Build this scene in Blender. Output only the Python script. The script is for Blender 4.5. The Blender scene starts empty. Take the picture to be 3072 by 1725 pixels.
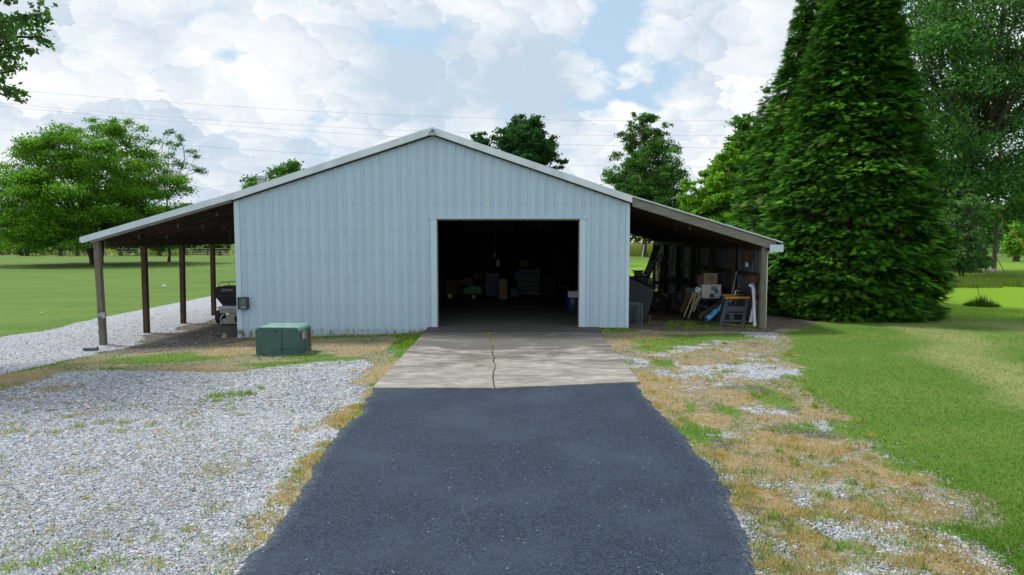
import bpy, math, random
import numpy as np
from mathutils import Vector, Matrix
random.seed(7)
rng = np.random.default_rng(11)
R = math.radians

# ------------------------------------------------------------------ camera, sky, sun, exposure
sc = bpy.context.scene
COL = sc.collection
W0, H0, F = 3072.0, 1725.0, 2048.0
PITCH = math.atan(150/2048)
CAMZ = 2.3
cd = bpy.data.cameras.new('camera'); cam = bpy.data.objects.new('camera', cd); COL.objects.link(cam)
cd.sensor_width = 36.0; cd.lens = 24.0; cd.clip_start = 0.05; cd.clip_end = 6000
cam.location = (0, 0, CAMZ); cam.rotation_euler = (math.pi/2 - PITCH, 0, 0)
sc.camera = cam

SUN_EL, SUN_AZ = R(54), R(-58)          # azimuth measured from +Y (away from the viewer), negative = left
sun_dir = Vector((math.sin(SUN_AZ)*math.cos(SUN_EL), math.cos(SUN_AZ)*math.cos(SUN_EL), math.sin(SUN_EL)))
sd = bpy.data.lights.new('sun', 'SUN'); sun = bpy.data.objects.new('sun', sd); COL.objects.link(sun)
sd.energy = 3.0; sd.angle = R(9); sd.color = (1.0, 0.955, 0.88)
sun.rotation_euler = sun_dir.to_track_quat('Z', 'Y').to_euler()
sun.location = sun_dir*50

def px_dir(u, v):
    xc = (u-W0/2)/F; yc = (H0/2-v)/F
    return Vector((xc, math.cos(PITCH)+yc*math.sin(PITCH), -math.sin(PITCH)+yc*math.cos(PITCH)))

world = bpy.data.worlds.new('World'); sc.world = world; world.use_nodes = True
wn, wl = world.node_tree.nodes, world.node_tree.links
wn.clear()
wout = wn.new('ShaderNodeOutputWorld'); wbg = wn.new('ShaderNodeBackground'); wl.new(wbg.outputs[0], wout.inputs[0])
wbg.inputs[1].default_value = 0.1
sky = wn.new('ShaderNodeTexSky'); sky.sky_type = 'NISHITA'; sky.sun_disc = False
sky.sun_elevation = SUN_EL; sky.sun_rotation = SUN_AZ; sky.air_density = 1.0; sky.dust_density = 2.0; sky.ozone_density = 1.5
def wmath(op, a, b=None, c=None, clamp=False):
    n = wn.new('ShaderNodeMath'); n.operation = op; n.use_clamp = clamp
    for i, s in enumerate((a, b, c)):
        if s is None: continue
        if isinstance(s, (int, float)): n.inputs[i].default_value = s
        else: wl.new(s, n.inputs[i])
    return n.outputs[0]
def wvec(op, a, b=None, s=None):
    n = wn.new('ShaderNodeVectorMath'); n.operation = op
    for i, q in enumerate((a, b)):
        if q is None: continue
        if isinstance(q, (tuple, Vector)): n.inputs[i].default_value = tuple(q)
        else: wl.new(q, n.inputs[i])
    if s is not None: n.inputs['Scale'].default_value = s
    return n
def wnoise(vec, scale, det, rough, dist=0.0):
    n = wn.new('ShaderNodeTexNoise'); n.inputs['Scale'].default_value = scale; n.inputs['Detail'].default_value = det
    n.inputs['Roughness'].default_value = rough; n.inputs['Distortion'].default_value = dist
    wl.new(vec, n.inputs['Vector']); return n
def wramp(x, lo, hi):
    n = wn.new('ShaderNodeMapRange'); n.interpolation_type = 'SMOOTHSTEP'
    wl.new(x, n.inputs[0]); n.inputs[1].default_value = lo; n.inputs[2].default_value = hi
    return n.outputs[0]
tc = wn.new('ShaderNodeTexCoord')
sep = wn.new('ShaderNodeSeparateXYZ'); wl.new(tc.outputs['Generated'], sep.inputs[0])
zc = wmath('MAXIMUM', sep.outputs[2], 0.0)
den = wmath('ADD', zc, 0.60)
comb = wn.new('ShaderNodeCombineXYZ')
wl.new(wmath('DIVIDE', sep.outputs[0], den), comb.inputs[0]); wl.new(wmath('DIVIDE', sep.outputs[1], den), comb.inputs[1])
wl.new(zc, comb.inputs[2])
P = comb.outputs[0]
warp = wnoise(P, 3.0, 6, 0.6)
wofs = wvec('SCALE', wvec('SUBTRACT', warp.outputs['Color'], (0.5, 0.5, 0.5)).outputs[0], s=0.16).outputs[0]
Dw = wvec('ADD', tc.outputs['Generated'], wofs).outputs[0]        # warped direction
Pw = wvec('ADD', P, wofs).outputs[0]
n_big = wnoise(Pw, 2.9, 7, 0.56, 0.2).outputs['Fac']
n_fine = wnoise(Pw, 9.5, 8, 0.6, 0.3).outputs['Fac']
def blobs(lst):
    acc = None
    for (u, v, r, w) in lst:
        c = px_dir(u, v).normalized()
        d = wvec('DISTANCE', Dw, c).outputs['Value']
        g = wmath('MULTIPLY', wramp(d, r/F*1.25, 0.0), w)
        acc = g if acc is None else wmath('ADD', acc, g)
    return acc
# openings in the cloud layer, and cloud bases (greyer) as they stand over the place
holes = blobs([(1850, 90, 170, 1.0), (1985, 220, 130, .9), (1985, 360, 90, .45), (740, 190, 80, .35), (1690, 290, 70, .3)])
grey = blobs([(1230, 200, 190, .8), (1340, 300, 190, .75), (1550, 220, 190, .6), (1600, 340, 170, .8), (1270, 80, 150, .5),
              (220, 190, 130, .6), (430, 130, 120, .45), (180, 400, 170, .5), (560, 330, 200, .35), (2160, 130, 140, .3),
              (1050, 130, 120, .3), (500, 470, 240, .3), (1950, 500, 150, .3), (2200, 40, 120, .25)])
white = blobs([(1850, 270, 170, .7), (1760, 200, 110, .5), (2100, 300, 180, .4), (640, 200, 120, .5), (330, 280, 160, .6),
               (90, 260, 150, .5), (1220, 380, 110, .5), (1450, 400, 110, .5), (900, 290, 150, .4), (780, 60, 90, .4), (2330, 60, 160, .4)])
wofs2 = wvec('SCALE', wvec('SUBTRACT', wnoise(P, 9.0, 6, 0.62).outputs['Color'], (0.5, 0.5, 0.5)).outputs[0], s=0.11).outputs[0]
Pp = wvec('ADD', Pw, wofs2).outputs[0]
def puff(scale):
    n = wn.new('ShaderNodeTexVoronoi'); n.feature = 'F1'; n.inputs['Scale'].default_value = scale; wl.new(Pp, n.inputs['Vector'])
    rel = wvec('DOT_PRODUCT', wvec('SUBTRACT', Pp, n.outputs['Position']).outputs[0], (-0.62, 0.45, 0.64)).outputs['Value']
    return wmath('SUBTRACT', 1.0, n.outputs['Distance']), wmath('MULTIPLY', rel, scale)
pa, ra = puff(6.2); pb, rb = puff(14.0)
p0 = wmath('ADD', wmath('MULTIPLY', pa, .65), wmath('MULTIPLY', pb, .35))
relief = wmath('MULTIPLY', wmath('ADD', wmath('MULTIPLY', ra, .6), wmath('MULTIPLY', rb, .4)), .25)
cov = wmath('SUBTRACT', wmath('ADD', wmath('MULTIPLY', n_big, .62), wmath('ADD', wmath('MULTIPLY', p0, 0.46), wmath('MULTIPLY', n_fine, .16))), wmath('MULTIPLY', holes, 0.26))
mask = wramp(cov, 0.425, 0.53)
shade_n = wmath('ADD', wmath('MULTIPLY', wnoise(Pw, 3.4, 8, 0.6, 0.4).outputs['Fac'], 0.75), wmath('MULTIPLY', n_fine, 0.25))
lit = wmath('ADD', wmath('SUBTRACT', shade_n, wmath('MULTIPLY', grey, 0.20)), wmath('MULTIPLY', white, 0.20))
lit = wmath('ADD', lit, relief)
litf = wramp(lit, 0.26, 0.72)
cmix = wn.new('ShaderNodeMix'); cmix.data_type = 'RGBA'
wl.new(litf, cmix.inputs[0]); cmix.inputs[6].default_value = (4.75, 5.75, 6.85, 1); cmix.inputs[7].default_value = (8.6, 8.7, 8.8, 1)
# clear sky between the clouds: nishita blue paled by thin high haze
smul = wn.new('ShaderNodeMix'); smul.data_type = 'RGBA'; smul.inputs[0].default_value = 0.74
wl.new(sky.outputs[0], smul.inputs[6]); smul.inputs[7].default_value = (4.7, 6.5, 8.1, 1)
fin = wn.new('ShaderNodeMix'); fin.data_type = 'RGBA'
wl.new(mask, fin.inputs[0]); wl.new(smul.outputs[2], fin.inputs[6]); wl.new(cmix.outputs[2], fin.inputs[7])
wl.new(fin.outputs[2], wbg.inputs[0])

sc.view_settings.view_transform = 'Standard'; sc.view_settings.look = 'None'
sc.view_settings.gamma = 1.0; sc.view_settings.use_curve_mapping = False
sc.view_settings.exposure = 0.25
sc.cycles.max_bounces = 6; sc.cycles.diffuse_bounces = 3; sc.cycles.transmission_bounces = 3; sc.cycles.transparent_max_bounces = 8

# ------------------------------------------------------------------ placing helpers
def at(u, v, Y):
    d = px_dir(u, v); t = Y/d.y
    return Vector((d.x*t, Y, CAMZ+d.z*t))
def sstep(a, b, x):
    t = np.clip((x-a)/(b-a), 0, 1); return t*t*(3-2*t)
YW = 17.27                                                     # the barn's front wall
def terrain(x, y):
    x = np.asarray(x, float); y = np.asarray(y, float)
    f = np.interp(x, [-60, -22, -15, -10.3, -6.94, -2.6, -2.05, 3.0, 60], [-.75, -.62, -.55, -.41, -.24, -.13, -.015, 0.0, 0.0])
    g = sstep(8.5, 16.5, y)
    return f*g + 0.0 - 0.015
def tz(x, y): return float(terrain(x, y))
def gnd(u, v):
    d = px_dir(u, v); z = 0.0
    for _ in range(25):
        t = (CAMZ-z)/(-d.z); p = (d.x*t, d.y*t); z = 0.5*z+0.5*tz(*p)
    t = (CAMZ-z)/(-d.z)
    return Vector((d.x*t, d.y*t, z))

# value noise in plan
_tab = rng.random((256, 256))
def vnoise(x, y):
    x0 = np.floor(x).astype(int); y0 = np.floor(y).astype(int)
    fx = x-x0; fy = y-y0; fx = fx*fx*(3-2*fx); fy = fy*fy*(3-2*fy)
    a = _tab[x0 & 255, y0 & 255]; b = _tab[(x0+1) & 255, y0 & 255]; c = _tab[x0 & 255, (y0+1) & 255]; d = _tab[(x0+1) & 255, (y0+1) & 255]
    return (a*(1-fx)+b*fx)*(1-fy)+(c*(1-fx)+d*fx)*fy
def fbm(x, y, s, o=4, seed=0):
    x = np.asarray(x, float)*s+seed*17.3; y = np.asarray(y, float)*s+seed*31.7
    a, t, n = 0.5, 0.0, 0.0
    for i in range(o):
        n = n + a*vnoise(x, y); t += a; a *= .55; x = x*2.03+5.1; y = y*2.03+1.7
    return n/t

# ------------------------------------------------------------------ object helpers
def tag(o, label=None, cat=None, group=None, kind=None):
    if label: o['label'] = label
    if cat: o['category'] = cat
    if group: o['group'] = group
    if kind: o['kind'] = kind
    return o
def empty(name, loc, label, cat, group=None, rz=0.0):
    o = bpy.data.objects.new(name, None); COL.objects.link(o); o.location = loc; o.rotation_euler.z = rz
    o.empty_display_size = 0.2
    return tag(o, label, cat, group)
def copy_tree(o, parent=None):
    c = o.copy(); COL.objects.link(c); c.parent = parent
    for ch in list(o.children): copy_tree(ch, c)
    return c
class MB:
    def __init__(s, origin=(0, 0, 0)): s.v = []; s.f = []; s.o = Vector(origin)
    def add(s, vs, fs):
        n = len(s.v); s.v += [Vector(p) for p in vs]; s.f += [tuple(i+n for i in f) for f in fs]; return s
    def box(s, a, b, m=None):
        (x0, y0, z0), (x1, y1, z1) = a, b
        vs = [Vector(p) for p in ((x0,y0,z0),(x1,y0,z0),(x1,y1,z0),(x0,y1,z0),(x0,y0,z1),(x1,y0,z1),(x1,y1,z1),(x0,y1,z1))]
        if m is not None: vs = [m @ p for p in vs]
        return s.add(vs, [(0,3,2,1),(4,5,6,7),(0,1,5,4),(1,2,6,5),(2,3,7,6),(3,0,4,7)])
    def bar(s, p, q, w, h=None, up=(0, 0, 1)):
        p = Vector(p); q = Vector(q); d = (q-p).normalized(); h = h or w
        u = Vector(up)
        if abs(d.dot(u)) > .98: u = Vector((0, 1, 0))
        a = d.cross(u).normalized(); b = a.cross(d).normalized()
        vs = []
        for c in (p, q):
            for i, j in ((-1,-1),(1,-1),(1,1),(-1,1)): vs.append(c+a*(i*w/2)+b*(j*h/2))
        return s.add(vs, [(0,1,2,3),(7,6,5,4),(0,4,5,1),(1,5,6,2),(2,6,7,3),(3,7,4,0)])
    def tube(s, pts, r, n=8, cap=True):
        pts = [Vector(p) for p in pts]; rs = r if isinstance(r, (list, tuple)) else [r]*len(pts)
        vs = []; fs = []; prev = None
        for i, p in enumerate(pts):
            d = (pts[min(i+1, len(pts)-1)]-pts[max(i-1, 0)]).normalized()
            if prev is None:
                u = Vector((0, 0, 1)) if abs(d.z) < .9 else Vector((1, 0, 0)); a = d.cross(u).normalized()
            else: a = (prev-d*prev.dot(d)).normalized()
            prev = a; b = d.cross(a)
            for k in range(n):
                t = 2*math.pi*k/n; vs.append(p+(a*math.cos(t)+b*math.sin(t))*rs[i])
        for i in range(len(pts)-1):
            for k in range(n):
                k2 = (k+1) % n; fs.append((i*n+k, i*n+k2, (i+1)*n+k2, (i+1)*n+k))
        if cap:
            fs.append(tuple(range(n-1, -1, -1))); m = (len(pts)-1)*n; fs.append(tuple(range(m, m+n)))
        return s.add(vs, fs)
    def lathe(s, prof, c, axis='Z', n=16, ang=0.0):
        vs = []; fs = []
        for (r, h) in prof:
            for k in range(n):
                t = 2*math.pi*k/n
                a, b = r*math.cos(t), r*math.sin(t)
                p = {'Z': (a, b, h), 'X': (h, a, b), 'Y': (a, h, b)}[axis]
                vs.append(Vector(c)+Vector(p))
        for i in range(len(prof)-1):
            for k in range(n):
                k2 = (k+1) % n; fs.append((i*n+k, i*n+k2, (i+1)*n+k2, (i+1)*n+k))
        fs.append(tuple(range(n-1, -1, -1))); m = (len(prof)-1)*n; fs.append(tuple(range(m, m+n)))
        return s.add(vs, fs)
    def prism(s, pts, d):           # polygon swept along d
        n = len(pts); d = Vector(d); a = [Vector(p) for p in pts]; b = [p+d for p in a]
        fs = [tuple(range(n-1, -1, -1)), tuple(range(n, 2*n))]
        for i in range(n): j = (i+1) % n; fs.append((i, j, n+j, n+i))
        return s.add(a+b, fs)
    def build(s, name, mat, parent=None, bevel=0.0, smooth=False, origin=None):
        me = bpy.data.meshes.new(name)
        o0 = Vector(origin) if origin is not None else s.o
        me.from_pydata([tuple(p-o0) for p in s.v], [], s.f)
        me.materials.append(mat)
        import bmesh
        bm = bmesh.new(); bm.from_mesh(me); bmesh.ops.recalc_face_normals(bm, faces=bm.faces); bm.to_mesh(me); bm.free()
        if smooth:
            me.polygons.foreach_set('use_smooth', [True]*len(me.polygons))
            me.set_sharp_from_angle(angle=R(40))
        o = bpy.data.objects.new(name, me); COL.objects.link(o)
        if parent is not None: o.parent = parent
        else: o.location = o0
        if bevel:
            m = o.modifiers.new('bevel', 'BEVEL'); m.width = bevel; m.segments = 2; m.limit_method = 'ANGLE'
        return o
def np_mesh(name, verts, faces, mat, cols=None, parent=None, loc=(0, 0, 0), smooth=False):
    """verts Nx3, faces MxK (all the same K), cols per face (Mx3) -> colour attribute"""
    me = bpy.data.meshes.new(name); N, M, K = len(verts), len(faces), faces.shape[1]
    me.vertices.add(N); me.vertices.foreach_set('co', np.asarray(verts, np.float32).ravel())
    me.loops.add(M*K); me.loops.foreach_set('vertex_index', faces.astype(np.int32).ravel())
    me.polygons.add(M); me.polygons.foreach_set('loop_start', np.arange(0, M*K, K, dtype=np.int32))
    me.update(calc_edges=True)
    me.polygons.foreach_set('use_smooth', np.full(M, smooth))
    if cols is not None:
        ca = me.color_attributes.new('tint', 'FLOAT_COLOR', 'CORNER')
        c = np.ones((M, K, 4), np.float32); c[:, :, :3] = np.asarray(cols)[:, None, :]
        ca.data.foreach_set('color', c.ravel())
    me.materials.append(mat)
    o = bpy.data.objects.new(name, me); COL.objects.link(o); o.location = loc
    if parent is not None: o.parent = parent
    return o

# ------------------------------------------------------------------ materials
def mat(name, c1, c2=None, scale=4.0, rough=0.7, metal=0.0, bump=0.0, bscale=None, stretch=(1, 1, 1), lo=.35, hi=.65, spec=.5, dist=0.0, detail=5):
    m = bpy.data.materials.new(name); m.use_nodes = True; nt = m.node_tree; n, l = nt.nodes, nt.links
    b = n['Principled BSDF']; b.inputs['Roughness'].default_value = rough; b.inputs['Metallic'].default_value = metal
    b.inputs['Specular IOR Level'].default_value = spec
    c2 = c2 or tuple(x*.75 for x in c1)
    t = n.new('ShaderNodeTexCoord'); mp = n.new('ShaderNodeMapping'); mp.inputs['Scale'].default_value = stretch
    l.new(t.outputs['Object'], mp.inputs[0])
    no = n.new('ShaderNodeTexNoise'); no.inputs['Scale'].default_value = scale; no.inputs['Detail'].default_value = detail
    no.inputs['Distortion'].default_value = dist; l.new(mp.outputs[0], no.inputs['Vector'])
    r = n.new('ShaderNodeMapRange'); r.interpolation_type = 'SMOOTHSTEP'; l.new(no.outputs['Fac'], r.inputs[0]); r.inputs[1].default_value = lo; r.inputs[2].default_value = hi
    mx = n.new('ShaderNodeMix'); mx.data_type = 'RGBA'; l.new(r.outputs[0], mx.inputs[0])
    mx.inputs[6].default_value = (*c1, 1); mx.inputs[7].default_value = (*c2, 1); l.new(mx.outputs[2], b.inputs['Base Color'])
    if bump:
        n2 = n.new('ShaderNodeTexNoise'); n2.inputs['Scale'].default_value = bscale or scale*5; n2.inputs['Detail'].default_value = 6; l.new(mp.outputs[0], n2.inputs['Vector'])
        bp = n.new('ShaderNodeBump'); bp.inputs['Strength'].default_value = bump; bp.inputs['Distance'].default_value = .02
        l.new(n2.outputs['Fac'], bp.inputs['Height']); l.new(bp.outputs[0], b.inputs['Normal'])
    return m
class NG:                          # small node-graph helper
    def __init__(s, name):
        s.m = bpy.data.materials.new(name); s.m.use_nodes = True; s.n = s.m.node_tree.nodes; s.l = s.m.node_tree.links
        s.b = s.n['Principled BSDF']; s.tc = s.n.new('ShaderNodeTexCoord')
    def put(s, sock, v):
        if isinstance(v, (int, float)): sock.default_value = v
        elif isinstance(v, tuple): sock.default_value = (*v, 1) if len(v) == 3 and sock.type == 'RGBA' else v
        else: s.l.new(v, sock)
    def map(s, scale=(1,1,1), src='Object', rot=(0,0,0)):
        q = s.n.new('ShaderNodeMapping'); s.l.new(s.tc.outputs[src], q.inputs[0]); q.inputs['Scale'].default_value = scale; q.inputs['Rotation'].default_value = rot; return q.outputs[0]
    def noise(s, vec, sc_, det=5, rough=.55, dist=0.0, out='Fac'):
        q = s.n.new('ShaderNodeTexNoise'); s.l.new(vec, q.inputs['Vector']); q.inputs['Scale'].default_value = sc_; q.inputs['Detail'].default_value = det
        q.inputs['Roughness'].default_value = rough; q.inputs['Distortion'].default_value = dist; return q.outputs[out]
    def vor(s, vec, sc_, feat='F1', out='Distance', rnd=1.0):
        q = s.n.new('ShaderNodeTexVoronoi'); q.feature = feat; s.l.new(vec, q.inputs['Vector']); q.inputs['Scale'].default_value = sc_; q.inputs['Randomness'].default_value = rnd; return q.outputs[out]
    def math(s, op, a, b=0.0, c=None, clamp=False):
        q = s.n.new('ShaderNodeMath'); q.operation = op; q.use_clamp = clamp
        s.put(q.inputs[0], a); s.put(q.inputs[1], b)
        if c is not None: s.put(q.inputs[2], c)
        return q.outputs[0]
    def ramp(s, x, lo, hi, a=0.0, b=1.0):
        q = s.n.new('ShaderNodeMapRange'); q.interpolation_type = 'SMOOTHSTEP'; s.put(q.inputs[0], x); q.inputs[1].default_value = lo; q.inputs[2].default_value = hi
        q.inputs[3].default_value = a; q.inputs[4].default_value = b; return q.outputs[0]
    def mix(s, f, a, b, mode='MIX'):
        q = s.n.new('ShaderNodeMix'); q.data_type = 'RGBA'; q.blend_type = mode; s.put(q.inputs[0], f); s.put(q.inputs[6], a); s.put(q.inputs[7], b); return q.outputs[2]
    def attr(s, name, out='Color'):
        q = s.n.new('ShaderNodeAttribute'); q.attribute_name = name; return q.outputs[out]
    def bump(s, h, strength, dist=.01, nrm=None):
        q = s.n.new('ShaderNodeBump'); q.inputs['Strength'].default_value = strength; q.inputs['Distance'].default_value = dist; s.put(q.inputs['Height'], h)
        if nrm is not None: s.l.new(nrm, q.inputs['Normal'])
        return q.outputs[0]
    def xyz(s, vec):
        q = s.n.new('ShaderNodeSeparateXYZ'); s.l.new(vec, q.inputs[0]); return q.outputs
    def fin(s, color, rough=.8, normal=None, metal=0.0, spec=.5):
        s.put(s.b.inputs['Base Color'], color); s.put(s.b.inputs['Roughness'], rough); s.b.inputs['Metallic'].default_value = metal
        s.b.inputs['Specular IOR Level'].default_value = spec
        if normal is not None: s.l.new(normal, s.b.inputs['Normal'])
        return s.m
def leaf_mat(name, trans=.35, rough=.55, spec=.3):
    g = NG(name); c = g.attr('tint')
    g.fin(c, rough, spec=spec)
    tr = g.n.new('ShaderNodeBsdfTranslucent'); hue = g.mix(1.0, c, (1.0, 1.2, .55), 'MULTIPLY'); g.l.new(hue, tr.inputs[0])
    ms = g.n.new('ShaderNodeMixShader'); ms.inputs[0].default_value = trans
    g.l.new(g.b.outputs[0], ms.inputs[1]); g.l.new(tr.outputs[0], ms.inputs[2])
    g.l.new(ms.outputs[0], g.n['Material Output'].inputs[0]); return g.m
def tint_mat(name, rough=.85, spec=.3):
    g = NG(name); return g.fin(g.attr('tint'), rough, spec=spec)

# ---- ground
def make_ground_mat():
    g = NG('ground_cover'); pos = g.map()
    mk = g.n.new('ShaderNodeSeparateColor'); g.l.new(g.attr('cover'), mk.inputs[0])
    grav, dry, dirt = mk.outputs[0], mk.outputs[1], mk.outputs[2]
    field = g.attr('field', 'Fac'); thin = g.attr('thin', 'Fac')
    # lawn
    n1 = g.noise(pos, .35, 5, .6); n2 = g.noise(pos, 3.2, 5, .65); n3 = g.noise(pos, 38, 4, .7); n4 = g.noise(g.map((.35, 1, 1)), .55, 6, .65)
    lawn = g.mix(g.ramp(n1, .35, .65), (.090, .190, .018), (.112, .212, .026))
    lawn = g.mix(g.ramp(n2, .42, .72, 0, .55), lawn, (.16, .225, .055))
    lawn = g.mix(g.ramp(n3, .35, .7, 0, .6), lawn, (.065, .125, .018))
    lawn = g.mix(g.ramp(n4, .42, .62, 0, .6), lawn, (.15, .235, .035))
    nf = g.noise(pos, 70, 3, .8)
    lawn = g.mix(g.ramp(nf, .42, .62, 0, .45), lawn, (.045, .105, .012))
    pale = g.attr('pale', 'Fac'); acid = g.attr('acid', 'Fac')
    lawn = g.mix(g.math('MULTIPLY', pale, .7), lawn, (.235, .255, .095)); lawn = g.mix(g.math('MULTIPLY', acid, .75), lawn, (.165, .305, .010))
    straw = g.mix(g.ramp(n3, .3, .7), (.45, .33, .20), (.22, .15, .09))
    nf = g.noise(pos, 70, 3, .8)
    lawn = g.mix(g.ramp(nf, .42, .62, 0, .45), lawn, (.045, .105, .012))
    pale = g.attr('pale', 'Fac'); acid = g.attr('acid', 'Fac')
    lawn = g.mix(g.math('MULTIPLY', pale, .7), lawn, (.235, .255, .095)); lawn = g.mix(g.math('MULTIPLY', acid, .75), lawn, (.165, .305, .010))
    straw = g.mix(g.ramp(n2, .35, .65, 0, .5), straw, (.36, .27, .12))
    # gravel
    v1 = g.vor(pos, 34, out='Color'); d1 = g.vor(pos, 34, 'DISTANCE_TO_EDGE'); v2 = g.vor(pos, 75, out='Color')
    sx = g.xyz(v1)[0]; sy = g.xyz(v1)[1]
    st = g.mix(g.ramp(sx, .1, .9), (.20, .23, .27), (.55, .59, .65)); st = g.mix(g.ramp(sy, .88, .97), st, (.42, .30, .22))
    st = g.mix(g.ramp(g.xyz(v2)[0], .3, .9, 0, .35), st, (.22, .23, .25))
    st = g.mix(g.ramp(d1, .0, .012, 1, 0), st, (.10, .10, .10))
    st = g.mix(g.ramp(n1, .4, .7, 0, .25), st, (.36, .35, .34))
    soil = g.mix(g.ramp(n3, .3, .7), (.125, .10, .08), (.05, .042, .035)); soil = g.mix(g.ramp(g.xyz(v2)[1], .7, .95), soil, (.30, .27, .24))
    tn = g.noise(pos, 7, 8, .75); tm = g.noise(pos, 19, 6, .75)
    straw = g.mix(g.ramp(nf, .44, .60, 0, .75), straw, (.15, .11, .065)); straw = g.mix(g.ramp(tm, .53, .58, 0, .8), straw, (.17, .19, .05)); straw = g.mix(g.ramp(tn, .54, .60, 0, .7), straw, (.33, .32, .30))
    brk = g.math('MULTIPLY', g.math('SUBTRACT', g.noise(pos, 11, 8, .78), .5), 1.5)
    bare = g.mix(g.ramp(tn, .44, .56), (.21, .18, .10), (.13, .15, .045)); bare = g.mix(g.ramp(tm, .5, .58), bare, (.30, .28, .24)); bare = g.mix(g.ramp(tm, .40, .34), bare, (.12, .09, .06))
    lawn = g.mix(g.ramp(g.math('ADD', thin, brk), .35, .65), lawn, bare)
    fg = g.ramp(g.math('ADD', grav, brk), .42, .58); fd = g.ramp(g.math('ADD', dry, g.math('MULTIPLY', brk, 1.2)), .38, .66); fs = g.ramp(g.math('ADD', dirt, brk), .35, .65)
    c = g.mix(fg, lawn, st); c = g.mix(fs, c, soil); c = g.mix(fd, c, straw)
    fld = g.mix(g.ramp(g.noise(g.map((1, .3, 1)), .08, 5), .4, .62), (.36, .30, .13), (.15, .22, .05)); fld = g.mix(g.ramp(n1, .4, .7, 0, .5), fld, (.24, .20, .10))
    c = g.mix(field, c, fld)
    h = g.math('MULTIPLY', g.ramp(d1, 0, .02), fg); nb = g.bump(h, .6, .012); nb = g.bump(n3, .5, .02, nb)
    return g.fin(c, .9, nb, spec=.2)
def make_asphalt():
    g = NG('asphalt'); pos = g.map()
    v = g.xyz(g.vor(pos, 95, out='Color')); v2 = g.xyz(g.vor(pos, 210, out='Color')); n1 = g.noise(pos, .8, 5, .6); n2 = g.noise(g.map((1, .35, 1)), 2.2, 5)
    c = g.mix(g.ramp(v[0], .15, .95), (.009, .018, .034), (.043, .070, .114))
    c = g.mix(g.ramp(v2[0], .3, .95, 0, .5), c, (.016, .024, .038))
    c = g.mix(g.ramp(n1, .4, .7, 0, .55), c, (.046, .070, .104)); c = g.mix(g.ramp(n2, .5, .75, 0, .35), c, (.022, .026, .036))
    c = g.mix(g.ramp(v[1], .9985, .9990), c, (.30, .30, .30))
    cr = g.vor(g.map((1, 1, 1)), .75, 'DISTANCE_TO_EDGE'); 
    w = g.n.new('ShaderNodeVectorMath'); w.operation = 'ADD'; g.l.new(pos, w.inputs[0]); g.l.new(g.noise(pos, 3.0, 5, .6, out='Color'), w.inputs[1])
    cr = g.vor(w.outputs[0], .55, 'DISTANCE_TO_EDGE'); gate = g.ramp(g.noise(pos, .5, 2), .53, .6)
    line = g.math('MULTIPLY', g.ramp(cr, .0, .006, 1, 0), gate)
    edge = g.attr('edge', 'Fac')
    c = g.mix(g.math('MULTIPLY', line, .7), c, (.012, .013, .016))
    c = g.mix(g.math('MULTIPLY', edge, g.ramp(g.noise(pos, 22, 5, .7), .42, .62)), c, (.20, .21, .23))
    nb = g.bump(v[2], .55, .006); nb = g.bump(g.noise(pos, 60, 4, .7), .4, .008, nb)
    return g.fin(c, .85, nb, spec=.25)
def make_concrete():
    g = NG('weathered_concrete'); pos = g.map(src='Object'); y = g.xyz(pos)[1]
    n1 = g.noise(g.map((.55, 1.5, 1)), 1.5, 8, .68, .6); n2 = g.noise(g.map((.6, 2.0, 1)), 5.5, 6, .7); n3 = g.noise(pos, 55, 4, .75)
    c = g.mix(g.ramp(n1, .35, .62), (.42, .40, .365), (.265, .255, .232))
    c = g.mix(g.ramp(n2, .40, .62, 0, .75), c, (.17, .16, .14)); c = g.mix(g.ramp(n3, .4, .7, 0, .35), c, (.20, .18, .155))
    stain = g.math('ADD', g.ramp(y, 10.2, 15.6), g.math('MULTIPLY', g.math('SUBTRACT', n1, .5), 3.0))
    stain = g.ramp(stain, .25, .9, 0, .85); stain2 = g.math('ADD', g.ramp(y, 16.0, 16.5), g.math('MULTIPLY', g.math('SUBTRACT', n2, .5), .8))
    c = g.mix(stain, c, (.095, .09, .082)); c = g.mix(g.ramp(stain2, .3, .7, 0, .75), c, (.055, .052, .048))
    nb = g.bump(n3, .5, .006); nb = g.bump(n2, .3, .01, nb)
    return g.fin(c, .85, nb, spec=.3)
def make_wall_paint(name, c1, c2, dirtz=.35):
    g = NG(name); pos = g.map(src='Object'); z = g.xyz(pos)[2]
    n1 = g.noise(g.map((1, 1, .12)), 2.6, 5, .6); n2 = g.noise(g.map((9, 9, .25)), 2.4, 5, .65); n3 = g.noise(pos, 26, 5, .75); n4 = g.noise(g.map((1, 1, .5)), 8, 5, .7)
    c = g.mix(g.ramp(n1, .35, .68), c1, c2)
    c = g.mix(g.ramp(n2, .55, .8, 0, .14), c, tuple(x*.72 for x in c1))
    c = g.mix(g.ramp(n3, .70, .76, 0, .55), c, (.22, .24, .25))
    low = g.math('ADD', g.ramp(z, dirtz, -.25), g.math('MULTIPLY', g.math('SUBTRACT', n4, .5), 1.3))
    c = g.mix(g.ramp(low, .55, 1.0, 0, .5), c, (.30, .29, .25)); c = g.mix(g.math('MULTIPLY', g.ramp(z, .03, -.12), g.ramp(n4, .54, .60)), c, (.16, .14, .12))
    nb = g.bump(g.noise(g.map((1, 1, .5)), 3.0, 3), .25, .02); nb = g.bump(n3, .05, .01, nb)
    return g.fin(c, .5, nb, spec=.4)
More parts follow.
